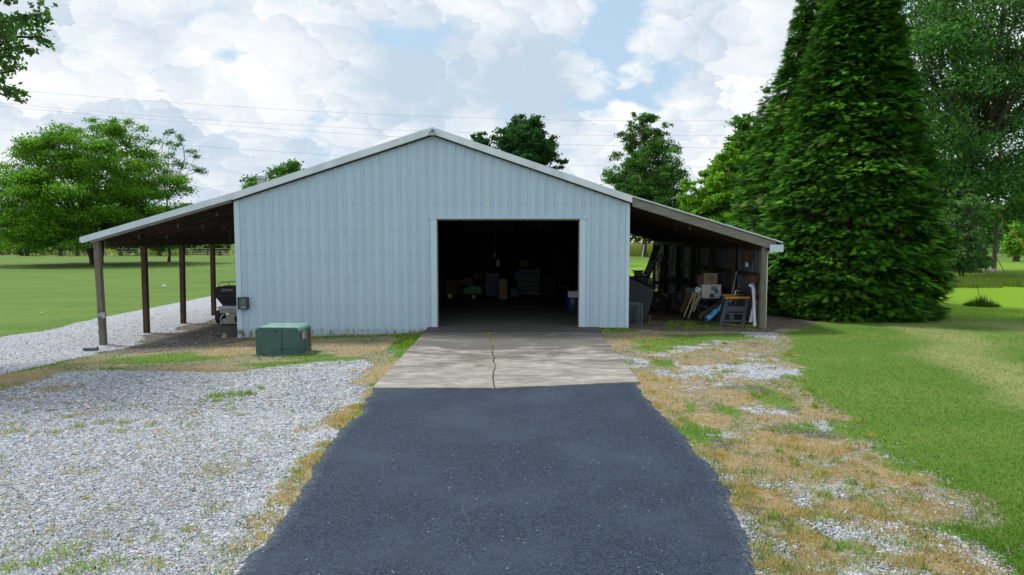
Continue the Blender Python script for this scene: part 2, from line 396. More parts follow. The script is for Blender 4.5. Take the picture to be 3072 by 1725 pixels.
def make_wood(name, c1, c2, c3, sc_=1.0, axis='Z'):
    g = NG(name); st = {'Z': (14*sc_, 14*sc_, .8), 'X': (.8, 14*sc_, 14*sc_), 'Y': (14*sc_, .8, 14*sc_)}[axis]
    a = g.noise(g.map(st), 2.0, 6, .65, .4); b = g.noise(g.map(), 2.2, 5, .6); k = g.noise(g.map((1.2, 1.2, 1.2)), 7, 3, .6)
    c = g.mix(g.ramp(a, .35, .65), c1, c2); c = g.mix(g.ramp(b, .4, .72, 0, .7), c, c3); c = g.mix(g.ramp(k, .68, .75), c, tuple(x*.35 for x in c1))
    return g.fin(c, .85, g.bump(a, .5, .01), spec=.25)

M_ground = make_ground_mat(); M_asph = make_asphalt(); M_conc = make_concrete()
M_wall = make_wall_paint('pale_blue_steel_siding', (.465, .605, .735), (.50, .64, .765))
M_trim = make_wall_paint('pale_blue_steel_trim', (.52, .66, .77), (.56, .70, .80))
M_rake = make_wall_paint('weathered_white_rake_trim', (.72, .80, .86), (.60, .69, .75), -.2)
M_galv = mat('galvanised_steel', (.42, .44, .46), (.30, .32, .34), 6, .45, .6, .1)
M_roof = mat('roof_steel', (.50, .53, .55), (.38, .40, .42), 2, .4, .5)
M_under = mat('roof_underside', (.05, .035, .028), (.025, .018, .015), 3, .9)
M_post = make_wood('grey_post_wood', (.22, .19, .155), (.13, .11, .09), (.20, .19, .12))
M_postb = make_wood('brown_post_wood', (.115, .07, .048), (.06, .037, .028), (.10, .075, .045))
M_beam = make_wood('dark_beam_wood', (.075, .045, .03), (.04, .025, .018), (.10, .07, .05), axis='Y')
M_fascia = make_wood('grey_fascia_board', (.26, .245, .225), (.16, .15, .135), (.21, .20, .18), axis='X')
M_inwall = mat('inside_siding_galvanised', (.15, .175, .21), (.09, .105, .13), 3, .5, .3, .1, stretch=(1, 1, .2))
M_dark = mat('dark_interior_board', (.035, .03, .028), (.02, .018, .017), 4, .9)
M_black = mat('black_plastic', (.012, .012, .014), (.02, .02, .022), 8, .5)
M_blackfab = mat('black_mesh_fabric', (.016, .015, .018), (.028, .026, .03), 60, .85, bump=.2)
M_rubber = mat('tyre_rubber', (.02, .02, .02), (.035, .032, .03), 14, .85, bump=.2)
M_beige = mat('beige_painted_steel', (.44, .44, .38), (.36, .36, .30), 3, .5)
M_white = mat('white_plastic', (.72, .75, .78), (.62, .64, .66), 5, .45)
M_pvc = mat('white_pvc', (.70, .72, .76), (.60, .62, .66), 5, .35)
M_green = mat('green_transformer_paint', (.046, .112, .096), (.066, .142, .120), 7, .5, bump=.06, lo=.45, hi=.75, stretch=(1, 1, .4))
M_greentop = mat('lit_green_transformer_paint', (.20, .37, .31), (.15, .29, .24), 4.5, .55)  # same green made lighter: light from above put into the top's colour
M_rust = mat('rust', (.35, .13, .04), (.20, .08, .03), 12, .85)
M_card = mat('cardboard', (.30, .20, .12), (.24, .16, .09), 3, .85)
M_cardw = mat('white_printed_carton', (.52, .52, .52), (.44, .44, .45), 2.5, .6)
M_blue = mat('blue_tarp', (.02, .17, .42), (.10, .36, .55), 9, .4, bump=.6, bscale=30, dist=.6)
M_tarp = mat('charcoal_tarp', (.010, .012, .018), (.016, .019, .027), 5, .65, bump=.7, bscale=9)
M_orange = mat('orange_sawhorse_top', (.62, .29, .03), (.50, .22, .03), 10, .6)
M_saw = mat('slate_sawhorse_plastic', (.032, .038, .056), (.042, .048, .068), 8, .6)
M_stake = make_wood('bare_stake_wood', (.42, .33, .24), (.30, .22, .15), (.36, .28, .2))
M_metal = mat('bright_tube_metal', (.55, .56, .58), (.42, .43, .45), 8, .28, .85)
M_dkmetal = mat('black_tube_metal', (.02, .02, .022), (.035, .035, .038), 8, .35, .3)
M_glass = mat('lamp_glass', (.22, .28, .30), (.14, .19, .21), 9, .15)
M_lampface = mat('lamp_reflector', (.45, .46, .40), (.35, .36, .32), 6, .4)
M_blueplate = mat('blue_plastic', (.02, .12, .42), (.02, .10, .35), 6, .4)
M_ink = mat('dark_ink', (.03, .03, .035), (.05, .05, .05), 8, .7)
M_sticker = mat('faded_orange_sticker', (.55, .30, .18), (.45, .42, .36), 30, .6)
M_bark = make_wood('tree_bark', (.10, .085, .07), (.055, .045, .038), (.09, .08, .06))
M_leaf = leaf_mat('broad_leaves', .45, .6, .15); M_needle = leaf_mat('conifer_sprays', .12, .7, .08)
M_blade = leaf_mat('grass_blades', .5, .8, .08); M_stone = tint_mat('gravel_stone', .8)
M_brick = mat('house_brick', (.36, .20, .15), (.28, .15, .11), 12, .85)
M_yellow = mat('yellow_guard_plastic', (.50, .34, .05), (.42, .28, .05), 6, .5)
M_weathw = make_wood('weathered_pole_wood', (.20, .17, .15), (.12, .10, .09), (.17, .15, .13))
# ------------------------------------------------------------------ ground cover layout (plan view)
def poly(px, extra_before=(), extra_after=()):
    pts = [tuple(gnd(u, v)[:2]) for (u, v) in px]
    return np.array(list(extra_before)+pts+list(extra_after), float)
def sdist(P, x, y):             # signed distance to a polygon, positive inside
    d2 = np.full(x.shape, 1e18); ins = np.zeros(x.shape, bool); n = len(P)
    for i in range(n):
        ax, ay = P[i]; bx, by = P[(i+1) % n]; ex, ey = bx-ax, by-ay
        t = np.clip(((x-ax)*ex+(y-ay)*ey)/(ex*ex+ey*ey+1e-12), 0, 1)
        d2 = np.minimum(d2, (x-ax-t*ex)**2+(y-ay-t*ey)**2)
        c = ((ay > y) != (by > y))
        xi = ax+(y-ay)/(ey if abs(ey) > 1e-12 else 1e-12)*ex
        ins ^= c & (x < xi)
    return np.sqrt(d2)*np.where(ins, 1, -1)
# gravel yard in the left foreground
PG1 = poly([(0, 1150), (190, 1112), (340, 1108), (520, 1112), (700, 1118), (830, 1098), (980, 1082), (1120, 1075), (1150, 1090), (1085, 1180), (1010, 1290), (890, 1480), (760, 1640), (700, 1725)],
           extra_before=[(-9.5, 3), (-11, 7), (-10.5, 10)], extra_after=[(-1.5, 3), (-1.5, -8), (-9.5, -8)])
# gravel lane beside the lean-to
PG2 = poly([(0, 1012), (130, 992), (300, 955), (450, 925), (640, 886), (700, 872)], extra_after=[(-8.5, 34), (-6.9, 34), (-6.9, 17.3)]+[tuple(gnd(620, 1035)[:2]), tuple(gnd(430, 1062)[:2]), tuple(gnd(300, 1062)[:2]), tuple(gnd(180, 1085)[:2]), tuple(gnd(0, 1128)[:2]), (-16, 9), (-30, 8), (-30, 15)])
# bare worn soil under and in front of the left lean-to
PD1 = poly([(300, 1062), (390, 1030), (450, 1004), (560, 974), (650, 952)], extra_after=[(-9.6, 31), (-6.9, 31), (-6.9, 17.2)]+[tuple(gnd(930, 1025)[:2]), tuple(gnd(820, 1060)[:2]), tuple(gnd(600, 1050)[:2])])
# band of grass between the yard and the barn
PB1 = poly([(0, 1125), (150, 1095), (270, 1065), (420, 1060), (640, 1035), (760, 1020), (960, 1012), (1260, 1000), (1150, 1110), (1110, 1165), (1060, 1150), (1130, 1080), (980, 1085), (830, 1100), (700, 1122), (520, 1116), (340, 1112), (190, 1118), (0, 1190), (-300, 1250), (-300, 1160)])
# worn strip between asphalt and lawn on the right
PR = poly([(1790, 988), (1880, 985), (2310, 985), (2375, 990), (2345, 1012), (2300, 1045), (2375, 1085), (2390, 1115), (2330, 1150), (2380, 1190), (2470, 1240), (2560, 1300), (2680, 1370), (2760, 1450), (2850, 1560), (2930, 1640), (2990, 1725)],
          extra_after=[(3.6, 2), (3.9, -8), (1.4, -8), (1.5, 3), tuple(gnd(2280, 1725)[:2]), tuple(gnd(2235, 1560)[:2]), tuple(gnd(2130, 1390)[:2]), tuple(gnd(1985, 1250)[:2]), tuple(gnd(1919, 1150)[:2])])
# trodden soil inside the right lean-to
PD2 = np.array([(2.9, 31), (2.9, 17.15), (3.9, 16.75), (6.5, 16.6), (6.75, 17.3), (6.4, 31)], float)
# rough ground under the conifers
PD3 = np.array([(6.3, 18.0), (6.5, 17.2), (7.6, 17.6), (8.4, 18.7), (10, 18.9), (12, 19.4), (12.4, 21), (12.0, 24), (10, 31), (6.4, 31)], float)
def ell(lst):
    out = []
    for (u, v, ru, rv, w) in lst:
        c = gnd(u, v); a = gnd(u, v-rv); b = gnd(u, v+rv); out.append((c.x, c.y, ru*c.y/F, abs(a.y-b.y)/2, w))
    return out
DRY = ell([(60, 1128, 120, 22, 1), (170, 1165, 120, 14, .8), (60, 1195, 80, 10, .9), (210, 1246, 45, 9, .8), (150, 1210, 60, 8, .5), (690, 1055, 120, 16, .9), (640, 1105, 170, 10, .7), (860, 1115, 90, 9, .7), (1150, 1110, 70, 40, 1),
           (990, 1030, 120, 12, 1), (1060, 1060, 70, 12, .8), (1110, 1180, 45, 9, 1), (1025, 1240, 60, 32, 1), (925, 1405, 35, 22, .9), (850, 1490, 55, 32, 1), (800, 1560, 80, 35, .9), (720, 1640, 60, 30, .7), (60, 1640, 70, 60, .5), (40, 1540, 60, 40, .35), (690, 1700, 60, 40, .6),
           (1480, 1030, 14, 45, 1), (1960, 1150, 70, 50, 1), (2010, 1210, 70, 40, .9), (1930, 1010, 110, 12, .7), (2120, 995, 150, 12, .75), (2080, 1080, 130, 16, .5), (2180, 1190, 130, 35, .8), (2130, 1260, 80, 40, .9), (2300, 1240, 60, 35, .5),
           (2310, 1330, 110, 40, .95), (2460, 1340, 110, 34, 1), (2390, 1420, 140, 45, .85), (2620, 1420, 130, 40, .85), (2300, 1500, 90, 55, .8), (2560, 1540, 150, 60, .7), (2420, 1620, 90, 60, .7), (2700, 1600, 120, 60, .6), (2800, 1680, 140, 50, .8), (2350, 1700, 60, 40, .6), (2070, 1330, 50, 40, .6), (2200, 1400, 60, 50, .55)])
GRN = ell([(500, 1075, 190, 14, 1), (930, 1070, 90, 9, .7), (1000, 1085, 120, 14, .9), (870, 1095, 160, 12, .9), (1210, 1030, 34, 24, 1), (330, 1110, 70, 8, .5), (700, 1195, 80, 14, .55), (640, 1200, 25, 14, .6), (760, 1120, 60, 8, .7),
           (2000, 1020, 140, 18, 1), (1960, 1045, 70, 10, .8), (1990, 1090, 40, 12, .8), (2080, 1290, 80, 36, 1), (2050, 1220, 50, 22, .6), (2310, 1190, 70, 40, .8), (2470, 1290, 150, 30, .6), (2180, 1230, 60, 30, .5), (2140, 1010, 160, 12, .8), (2560, 1640, 120, 40, .4), (2830, 1600, 110, 40, .5), (2320, 1700, 90, 30, .5), (2480, 1550, 90, 30, .3), (1840, 990, 80, 8, .9)])
GRV = ell([(1900, 1090, 45, 22, 1), (2250, 1110, 140, 26, .9), (2280, 1010, 90, 16, .9), (2130, 1110, 90, 18, .6), (1940, 1120, 60, 18, .5), (2290, 1230, 80, 26, .7), (2200, 1310, 120, 26, .6), (2120, 1400, 50, 60, 1), (2190, 1520, 60, 70, 1), (2270, 1640, 80, 80, 1),
           (2470, 1460, 130, 36, .7), (2560, 1580, 150, 40, .8), (2720, 1650, 90, 40, .6), (2650, 1720, 150, 40, .8), (2420, 1500, 60, 30, .6), (2030, 1255, 30, 40, .7), (1170, 1050, 60, 6, .6), (900, 1078, 60, 6, .5), (760, 1075, 50, 8, .3)])
def esum(E, x, y):
    s = np.zeros(x.shape)
    for (cx, cy, rx, ry, w) in E:
        d = np.sqrt(((x-cx)/rx)**2+((y-cy)/ry)**2); s = np.maximum(s, w*sstep(1.45, .35, d))
    return s
def cover(x, y):
    """gravel, dry, dirt, green weights for points of the ground"""
    x = np.asarray(x, float); y = np.asarray(y, float)
    n1 = fbm(x, y, 1.3, 5, 1); n2 = fbm(x, y, 4.0, 4, 2); n3 = fbm(x, y, .5, 3, 3); n4 = fbm(x, y, 2.2, 4, 5)
    wob = (n1-.5)*.9+(n2-.5)*.35
    g1 = sstep(-.22, .18, sdist(PG1, x, y)+wob*.9); g2 = sstep(-.15, .15, sdist(PG2, x, y)+wob*.35)
    d1 = sstep(-.3, .3, sdist(PD1, x, y)+wob*.8); b1 = sstep(-.1, .3, sdist(PB1, x, y)+wob*.6)
    r = sstep(-.35, .25, sdist(PR, x, y)+wob*1.1); d2 = sstep(-.2, .2, sdist(PD2, x, y)+wob*.3); d3 = sstep(-.2, .2, sdist(PD3, x, y)+wob*.3)
    D, G, V = esum(DRY, x, y), esum(GRN, x, y), esum(GRV, x, y)
    edge2 = sstep(.35, .0, np.abs(sdist(PG2, x, y)))*(y > 12)
    grav = np.maximum(g1, g2)
    grav = np.maximum(grav*(1-.0*b1), 0)
    grav = np.where(b1 > .5, np.clip(V*.9+(n4-.62)*1.2, 0, 1), grav)
    rg = np.clip(.48+(n2-.5)*1.6+(n4-.5)*2.0+V*.75-D*.45-G*.8, 0, 1)
    grav = np.maximum(grav*(1-r), r*rg)
    dry = np.clip(D*(.35+n4*1.15)*1.05-.1, 0, 1)
    dry = np.maximum(dry, r*np.clip(.50+(n2-.5)*2.0+(n1-.5)*1.2-G*.7-V*.55+D*.3, 0, 1)*.95)
    dry = np.maximum(dry, b1*np.clip(.34+(n1-.5)*2.8-G*1.1, 0, 1))
    dry = np.maximum(dry, edge2*np.clip(.35+(n1-.5)*2, 0, 1)*.8)
    dry = np.maximum(dry, g1*(1-b1)*np.clip((n4-.60)*3.5, 0, .7))
    dirt = np.clip(d1*(.80+(n1-.5)*1.2)+d2*.85+d3*.9, 0, 1)*(1-np.clip(G*.8, 0, 1))
    dirt = np.maximum(dirt, b1*np.clip((n1-.52)*3, 0, .8)); dirt = np.maximum(dirt, r*np.clip((fbm(x, y, 1.7, 3, 8)-.56)*4, 0, .6))
    dry = dry*(1-d2*.75)*(1-d3*.3)
    grav = grav*(1-dirt*.75)
    green = np.clip(1-np.maximum.reduce([g1, g2, r, b1, d1, d2, d3]), 0, 1)
    green = np.maximum(green, np.clip(G*1.2-.1, 0, 1)*(1-.5*dry))
    green = np.maximum(green, b1*np.clip(.4+(.5-n1)*2.5, 0, .9)); green = np.maximum(green, r*np.clip((n3-.5)*1.6+(n2-.55), 0, .5))
    return grav, dry, dirt, green
def lawn_tone(x, y):
    s = -sdist(PR, x, y)+(fbm(x, y, .6, 4, 70)-.5)*1.2
    band = sstep(1.8, 3.0, s)*(.50+.50*np.sin(s*2.3))*(x > 3)*sstep(19.5, 17, y)
    acid = sstep(18.5, 21, y+(fbm(x, y, .4, 3, 71)-.5)*3-np.clip(12-x, 0, 9)*.6)*(x > 6)*sstep(75, 45, y)
    return np.clip(band*(.4+1.0*fbm(x, y, .9, 4, 72)), 0, 1), acid
def axis(lo_far, lo, hi, hi_far, step, gr):
    a = list(np.arange(lo, hi, step)); s = step; x = a[-1]
    while x < hi_far: s *= gr; x += s; a.append(x)
    s = step; x = a[0]; b = []
    while x > lo_far: s *= gr; x -= s; b.append(x)
    return np.array(b[::-1]+a)
def build_ground():
    xs = axis(-1800, -12, 12, 1800, .10, 1.16); ys = axis(-300, 3.2, 20.5, 2600, .095, 1.09)
    X, Y = np.meshgrid(xs, ys); x, y = X.ravel(), Y.ravel()
    z = terrain(x, y)+(fbm(x, y, .12, 3, 9)-.5)*.10*sstep(22, 45, np.hypot(x, y))
    grav, dry, dirt, _ = cover(x, y)
    near = (x > -2.4) & (x < 2.6) & (y < 17.4)
    z = z+np.where(~near & (np.abs(x) < 15) & (y < 24), (fbm(x, y, 2.6, 4, 7)-.5)*.035, 0)
    field = np.where(x < 20, sstep(112, 118, y+(fbm(x, y, .05, 3, 4)-.5)*4), sstep(230, 250, y))
    nx, ny = len(xs), len(ys)
    I = np.arange(nx*ny).reshape(ny, nx)
    fc = np.stack([I[:-1, :-1], I[:-1, 1:], I[1:, 1:], I[1:, :-1]], -1).reshape(-1, 4)
    o = np_mesh('ground', np.stack([x, y, z], 1), fc, M_ground, smooth=True)
    ca = o.data.color_attributes.new('cover', 'FLOAT_COLOR', 'POINT'); c = np.ones((len(x), 4), np.float32); c[:, 0] = grav; c[:, 1] = dry; c[:, 2] = dirt
    ca.data.foreach_set('color', c.ravel())
    th = np.maximum.reduce([sstep(-.5, .2, sdist(PR, x, y)+(fbm(x, y, 1.1, 4, 15)-.5)*1.4), sstep(-.1, .25, sdist(PB1, x, y))*.9, sstep(-.35, .1, sdist(PG1, x, y))])*(1-.95*np.clip(esum(GRN, x, y)*1.3, 0, 1))
    ta = o.data.attributes.new('thin', 'FLOAT', 'POINT'); ta.data.foreach_set('value', th.astype(np.float32))
    P_, A_ = lawn_tone(x, y)
    for nm, vv in (('pale', P_), ('acid', A_)): q = o.data.attributes.new(nm, 'FLOAT', 'POINT'); q.data.foreach_set('value', vv.astype(np.float32))
    fa = o.data.attributes.new('field', 'FLOAT', 'POINT'); fa.data.foreach_set('value', field.astype(np.float32))
    return tag(o, kind='structure')
build_ground()

# asphalt driveway with a ragged edge
def build_driveway():
    L = [gnd(u, v) for (u, v) in [(1112, 1172), (1088, 1200), (1074, 1232), (1010, 1290), (945, 1380), (890, 1480), (830, 1560), (765, 1640), (700, 1725)]]
    Rr = [gnd(u, v) for (u, v) in [(1921, 1153), (1948, 1195), (2006, 1250), (2062, 1310), (2136, 1390), (2196, 1470), (2242, 1560), (2270, 1640), (2290, 1725)]]
    yl = np.array([p.y for p in L][::-1]); xl = np.array([p.x for p in L][::-1]); yr = np.array([p.y for p in Rr][::-1]); xr = np.array([p.x for p in Rr][::-1])
    ytop_l = gnd(1118, 1171).y; ytop_r = gnd(1919, 1153).y
    ys = np.concatenate([np.linspace(-14, 3.4, 12), np.arange(3.45, 10.3, .045), [10.3]]); V = []; E = []; nx = 46
    for y in ys:
        a = np.interp(y, yl, xl) if y > yl[0] else xl[0]+.02*(yl[0]-y)*0; b = np.interp(y, yr, xr) if y > yr[0] else xr[0]
        a += (float(fbm(y, 3., 1.8, 5, 3))-.5)*.20+(float(fbm(y, 8., 9., 3, 3))-.5)*.07; b += (float(fbm(y, 9., 1.8, 5, 6))-.5)*.18+(float(fbm(y, 2., 9., 3, 6))-.5)*.06
        for k in range(nx):
            t = k/(nx-1); x = a+(b-a)*t; yy = y
            if y == 10.3: yy = ytop_l+(ytop_r-ytop_l)*t-.012
            dd = min(x-a, b-x)
            z = .004-.035*max(0, 1-dd/.05)
            V.append((x, yy, z)); E.append(max(0., 1-dd/.16)*.75)
    V = np.array(V); I = np.arange(len(V)).reshape(len(ys), nx); fc = np.stack([I[:-1, :-1], I[:-1, 1:], I[1:, 1:], I[1:, :-1]], -1).reshape(-1, 4)
    o = np_mesh('driveway', V, fc, M_asph, smooth=True)
    fa = o.data.attributes.new('edge', 'FLOAT', 'POINT'); fa.data.foreach_set('value', np.array(E, np.float32))
    tag(o, kind='structure')
build_driveway()

# pale hairline cracks in the asphalt
drive = bpy.data.objects['driveway']
for pts in ([(1395, 1500), (1388, 1540), (1412, 1565), (1398, 1590), (1372, 1612), (1376, 1640), (1405, 1665), (1420, 1690), (1422, 1725)],):
    P_ = [gnd(u, v) for u, v in pts]; Q_ = []
    for p, q in zip(P_[:-1], P_[1:]):
        for k in range(5): t = k/5; Q_.append((p.x+(q.x-p.x)*t+random.uniform(-.012, .012), p.y+(q.y-p.y)*t))
    V = []
    for (x, y) in Q_: w = random.uniform(.0015, .006); V += [(x-w, y, .0065), (x+w, y, .0065)]
    m = MB(); m.add(V, [(2*i, 2*i+1, 2*i+3, 2*i+2) for i in range(len(Q_)-1)]); m.build('crack_line', mat('crack_dust', (.09, .10, .12), (.03, .04, .06), 30, .9), drive)
# concrete apron: two slabs parted by a ragged crack
apron = bpy.data.objects.new('concrete_apron', None); COL.objects.link(apron); tag(apron, kind='structure')
crack = [gnd(u, v) for (u, v) in [(1484, 1172), (1478, 1130), (1486, 1105), (1481, 1078), (1479, 1050), (1472, 1020), (1466, 1000)]]
def crack_line(side):
    out = []; n = 60
    ys_ = np.linspace(crack[0].y, crack[-1].y, n); cy = [p.y for p in crack]; cx = [p.x for p in crack]
    for y in ys_:
        x = float(np.interp(y, cy, cx))+(float(fbm(y, 1., 3., 4, 8))-.5)*.10
        w = .004+.016*float(fbm(y, 4., 2.4, 3, 12 if side > 0 else 13))
        if 15.0 < y: w += .008
        out.append((x+side*w, y))
    return out
zt, zb = .03, -.28
pl = gnd(1118, 1171); prr = gnd(1919, 1153); tl = gnd(1292, 986); tr = gnd(1786, 984); YE = YW-.005
xt = crack_line(-1)[-1]
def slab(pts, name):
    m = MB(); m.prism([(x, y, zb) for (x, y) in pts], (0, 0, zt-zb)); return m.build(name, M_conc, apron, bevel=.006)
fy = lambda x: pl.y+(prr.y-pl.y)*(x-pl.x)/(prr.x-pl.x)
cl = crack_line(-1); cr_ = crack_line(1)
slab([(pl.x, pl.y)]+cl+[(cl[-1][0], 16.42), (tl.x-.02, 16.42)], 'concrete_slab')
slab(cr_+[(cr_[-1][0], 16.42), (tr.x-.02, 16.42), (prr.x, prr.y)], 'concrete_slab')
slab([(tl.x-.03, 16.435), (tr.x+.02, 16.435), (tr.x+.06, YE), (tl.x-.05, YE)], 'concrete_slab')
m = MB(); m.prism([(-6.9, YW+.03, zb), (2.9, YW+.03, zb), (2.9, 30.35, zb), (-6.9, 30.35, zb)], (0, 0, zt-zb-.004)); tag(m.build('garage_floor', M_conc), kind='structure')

# ------------------------------------------------------------------ the barn
XL, XR = at(708, 800, YW).x, at(1887, 800, YW).x
YB = 30.4
YR = YW-.13
barn = empty('metal_barn', (-2.0, YW, 0), 'pale blue ribbed steel barn with an open doorway and a lean-to on each side', 'barn')
BO = (-2.0, YW, 0)
def part(m, name, mt, parent=None, **k):
    return m.build(name, mt, parent or barn, origin=BO, **k)
rl = [at(238, 713, YR), at(705, 577, YR), at(1297, 382, YR), at(1890, 586, YR), at(2349, 727, YR)]
RX = [p.x for p in rl]; RZ = [p.z for p in rl]
def zroof(x): return float(np.interp(x, RX, RZ))
def wall_bottom(x):
    return float(np.interp(x, [-7, -6.94, -5.1, -2.45, -2.0, 1.9, 2.95], [-.245, -.24, -.215, -.13, .02, .02, .0]))
DX0, DX1 = at(1311, 800, YW).x, at(1738, 800, YW).x; DZ = at(1500, 658, YW).z
rib0 = at(742.7, 800, YW).x; step = 27.3/2048*YW
SCR = MB()
def panel(x0, x1, zlo, name='wall_panel', ribx=None):
    prof = [(x0, 0)]
    w = x1-x0
    if w > .16:
        for c in (x0+w*.30, x0+w*.60): prof += [(c-.012, 0), (c-.006, -.004), (c+.006, -.004), (c+.012, 0)]
        prof += [(x1-.060, 0), (x1-.050, -.032), (x1-.022, -.032), (x1-.010, 0), (x1, 0)]
    else: prof += [(x1, 0)]
    V = []; F_ = []; n = len(prof)
    jag = random.uniform(-.004, .004)
    for (x, y) in prof: V += [(x, YW+y, zlo(x)+jag), (x, YW+y, zroof(x)-.10)]
    V += [(x0, YW+.02, zlo(x0)+jag), (x0, YW+.02, zroof(x0)-.10), (x1, YW+.02, zlo(x1)+jag), (x1, YW+.02, zroof(x1)-.10)]
    for i in range(n-1): F_.append((2*i, 2*i+2, 2*i+3, 2*i+1))
    b = 2*n; F_ += [(b, b+1, b+3, b+2), (0, 1, b+1, b), (2*n-2, b+2, b+3, 2*n-1)]
    m = MB(); m.add(V, F_)
    # screw heads
    for zz in SCREWS:
        if zlo(x0)+.05 < zz < zroof(x0)-.3 and w > .16:
            for xx in (x0+.02, x1-.075): SCR.box((xx-.0075, YW-.010, zz-.0065), (xx+.0075, YW+.001, zz+.0065))
    return part(m, name, M_wall)
SCREWS = [at(1000, v, YW).z for v in (612, 693, 764, 841, 919, 990)]
x = rib0-step
edges = [XL+.13]
xx = rib0
while xx < XR-.10: edges.append(xx); xx += step
edges.append(XR-.09)
for a, b in zip(edges[:-1], edges[1:]):
    cuts = [a]
    for c in (DX0-.12, DX1+.12):
        if a < c < b: cuts.append(c)
    cuts.append(b)
    for p, q in zip(cuts[:-1], cuts[1:]):
        mid = (p+q)/2
        if DX0-.12 <= mid <= DX1+.12: panel(p, q, lambda x: DZ+.035)
        else: panel(p, q, wall_bottom)
SCR.build('screw_heads', mat('dull_screw_heads', (.17, .22, .27), (.12, .15, .18), 8, .5, .3), barn, origin=BO)['kind'] = 'stuff'
# corner trims
def trim_strip(x0, x1, z0, z1, name='corner_trim', y0=-.028, y1=.03, mt=None):
    m = MB(); m.box((x0, YW+y0, z0), (x1, YW+y1, z1)); return part(m, name, mt or M_trim, bevel=.004)
trim_strip(XL-.004, XL+.128, -.255, zroof(XL+.1)-.12); trim_strip(XR-.088, XR+.004, -.01, zroof(XR-.08)-.12)
# door frame: two jambs and a header with a drip edge
trim_strip(DX0-.145, DX0-.002, .012, DZ+.01, 'door_jamb', -.034, .035); trim_strip(DX1+.002, DX1+.145, .0, DZ+.01, 'door_jamb', -.034, .035)
M_jl = mat('jamb_lining_wood', (.42, .38, .34), (.30, .27, .24), 6)
for (xa, xb2) in ((DX0-.02, DX0+.012), (DX1-.012, DX1+.02)): m = MB(); m.box((xa, YW+.036, .03), (xb2, YW+.18, DZ)); part(m, 'jamb_lining', M_jl)
m = MB(); m.box((DX0-.17, YW-.05, DZ+.014), (DX1+.20, YW+.0, DZ+.034)); part(m, 'door_header', M_trim)
m = MB(); m.box((DX0+.0, YW-.012, DZ-.022), (DX1-.0, YW+.16, DZ+.012)); part(m, 'header_board', mat('stained_header_board', (.30, .20, .12), (.20, .15, .10), 9))
# rake trim in four lengths
def rake(x0, x1, drop0, drop1, y0, y1, name, mt):
    m = MB(); pts = [(x0, y0, zroof(x0)-drop0), (x1, y0, zroof(x1)-drop0), (x1, y0, zroof(x1)-drop1), (x0, y0, zroof(x0)-drop1)]
    m.prism(pts, (0, y1-y0, 0)); return part(m, name, mt)
rx = at(1297, 382, YR).x
for (a, b) in ((XL, rx), (rx, XR+.04)):
    rake(a+.002, b-.002, -.01, .125, YR, YR+.02, 'rake_trim', M_rake); rake(a+.002, b-.002, .128, .165, YR-.012, YR+.03, 'rake_lip', M_rake)
    rake(a+.002, b-.002, .168, .195, YR+.03, YW+.01, 'rake_shadow_soffit', M_beam)  # soffit coloured dark to paint the shadow gap below the lip
rake(RX[0], XL, -.01, .115, YR, YR+.02, 'rake_trim', M_rake); rake(RX[0]+.05, XL, .118, .15, YR-.012, YR+.03, 'rake_lip', M_rake)
rake(RX[0]+.25, XL-.03, .155, .21, YR+.02, YR+.06, 'barge_board', M_fascia)
rake(XR+.05, RX[4], -.012, .012, YR-.012, YR+.05, 'drip_edge', M_rake)
rake(XR+.05, at(2330, 700, YR).x, .05, .25, YR+.02, YR+.06, 'barge_board', M_fascia)
# roof sheets, rafters, purlins
for i in range(4):
    a, b = RX[i], RX[i+1]; za, zb_ = RZ[i], RZ[i+1]
    m = MB(); m.prism([(a, YR+.021, za-.03), (b, YR+.021, zb_-.03), (b, YR+.021, zb_), (a, YR+.021, za)], (0, YB+.15-YR, 0))
    for k in range(58):
        y = YR+.12+k*.229; m.bar((a, y, za+.008), (b, y, zb_+.008), .04, .02)
    part(m, 'roof', M_roof)
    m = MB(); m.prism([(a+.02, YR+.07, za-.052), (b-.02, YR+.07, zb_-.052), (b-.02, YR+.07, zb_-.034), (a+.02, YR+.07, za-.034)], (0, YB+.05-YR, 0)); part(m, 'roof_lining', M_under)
post_px = [(296, 315, 1033), (435, 444, 997), (549, 553, 968), (640, 644, 946)]
PY = [YW+.02+i*2.19 for i in range(7)]
for side, (a, b) in (('l', (RX[0]+.12, XL-.01)), ('r', (XR+.02, RX[4]-.35))):
    k = 0; y = YW+.1
    while y < YB:
        m = MB(); sl = (zroof(b)-zroof(a))/(b-a)
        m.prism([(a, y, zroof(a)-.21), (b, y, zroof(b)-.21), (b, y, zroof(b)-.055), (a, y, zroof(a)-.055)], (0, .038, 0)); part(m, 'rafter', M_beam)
        y += .73
    n = 6
    for k in range(n):
        x = a+(b-a)*(k+.5)/n; m = MB()
        for j in range(18):       # blocking pieces between the rafters
            m.box((x-.02, YW+.145+j*.73, zroof(x)-.155), (x+.02, YW+.825+j*.73, zroof(x)-.06))
        part(m, 'blocking', M_beam)
    for j in range(7):             # short hangers under the rafters
        for q in (.22, .5, .78):
            if random.random() < .6:
                x = a+(b-a)*q; yy = YW+.1+.73*(2*j+1)+.04
                m = MB(); m.box((x-.02, yy, zroof(x)-.30), (x+.025, yy+.03, zroof(x)-.17)); part(m, 'rafter_hanger', M_post if random.random() < .4 else M_beam)
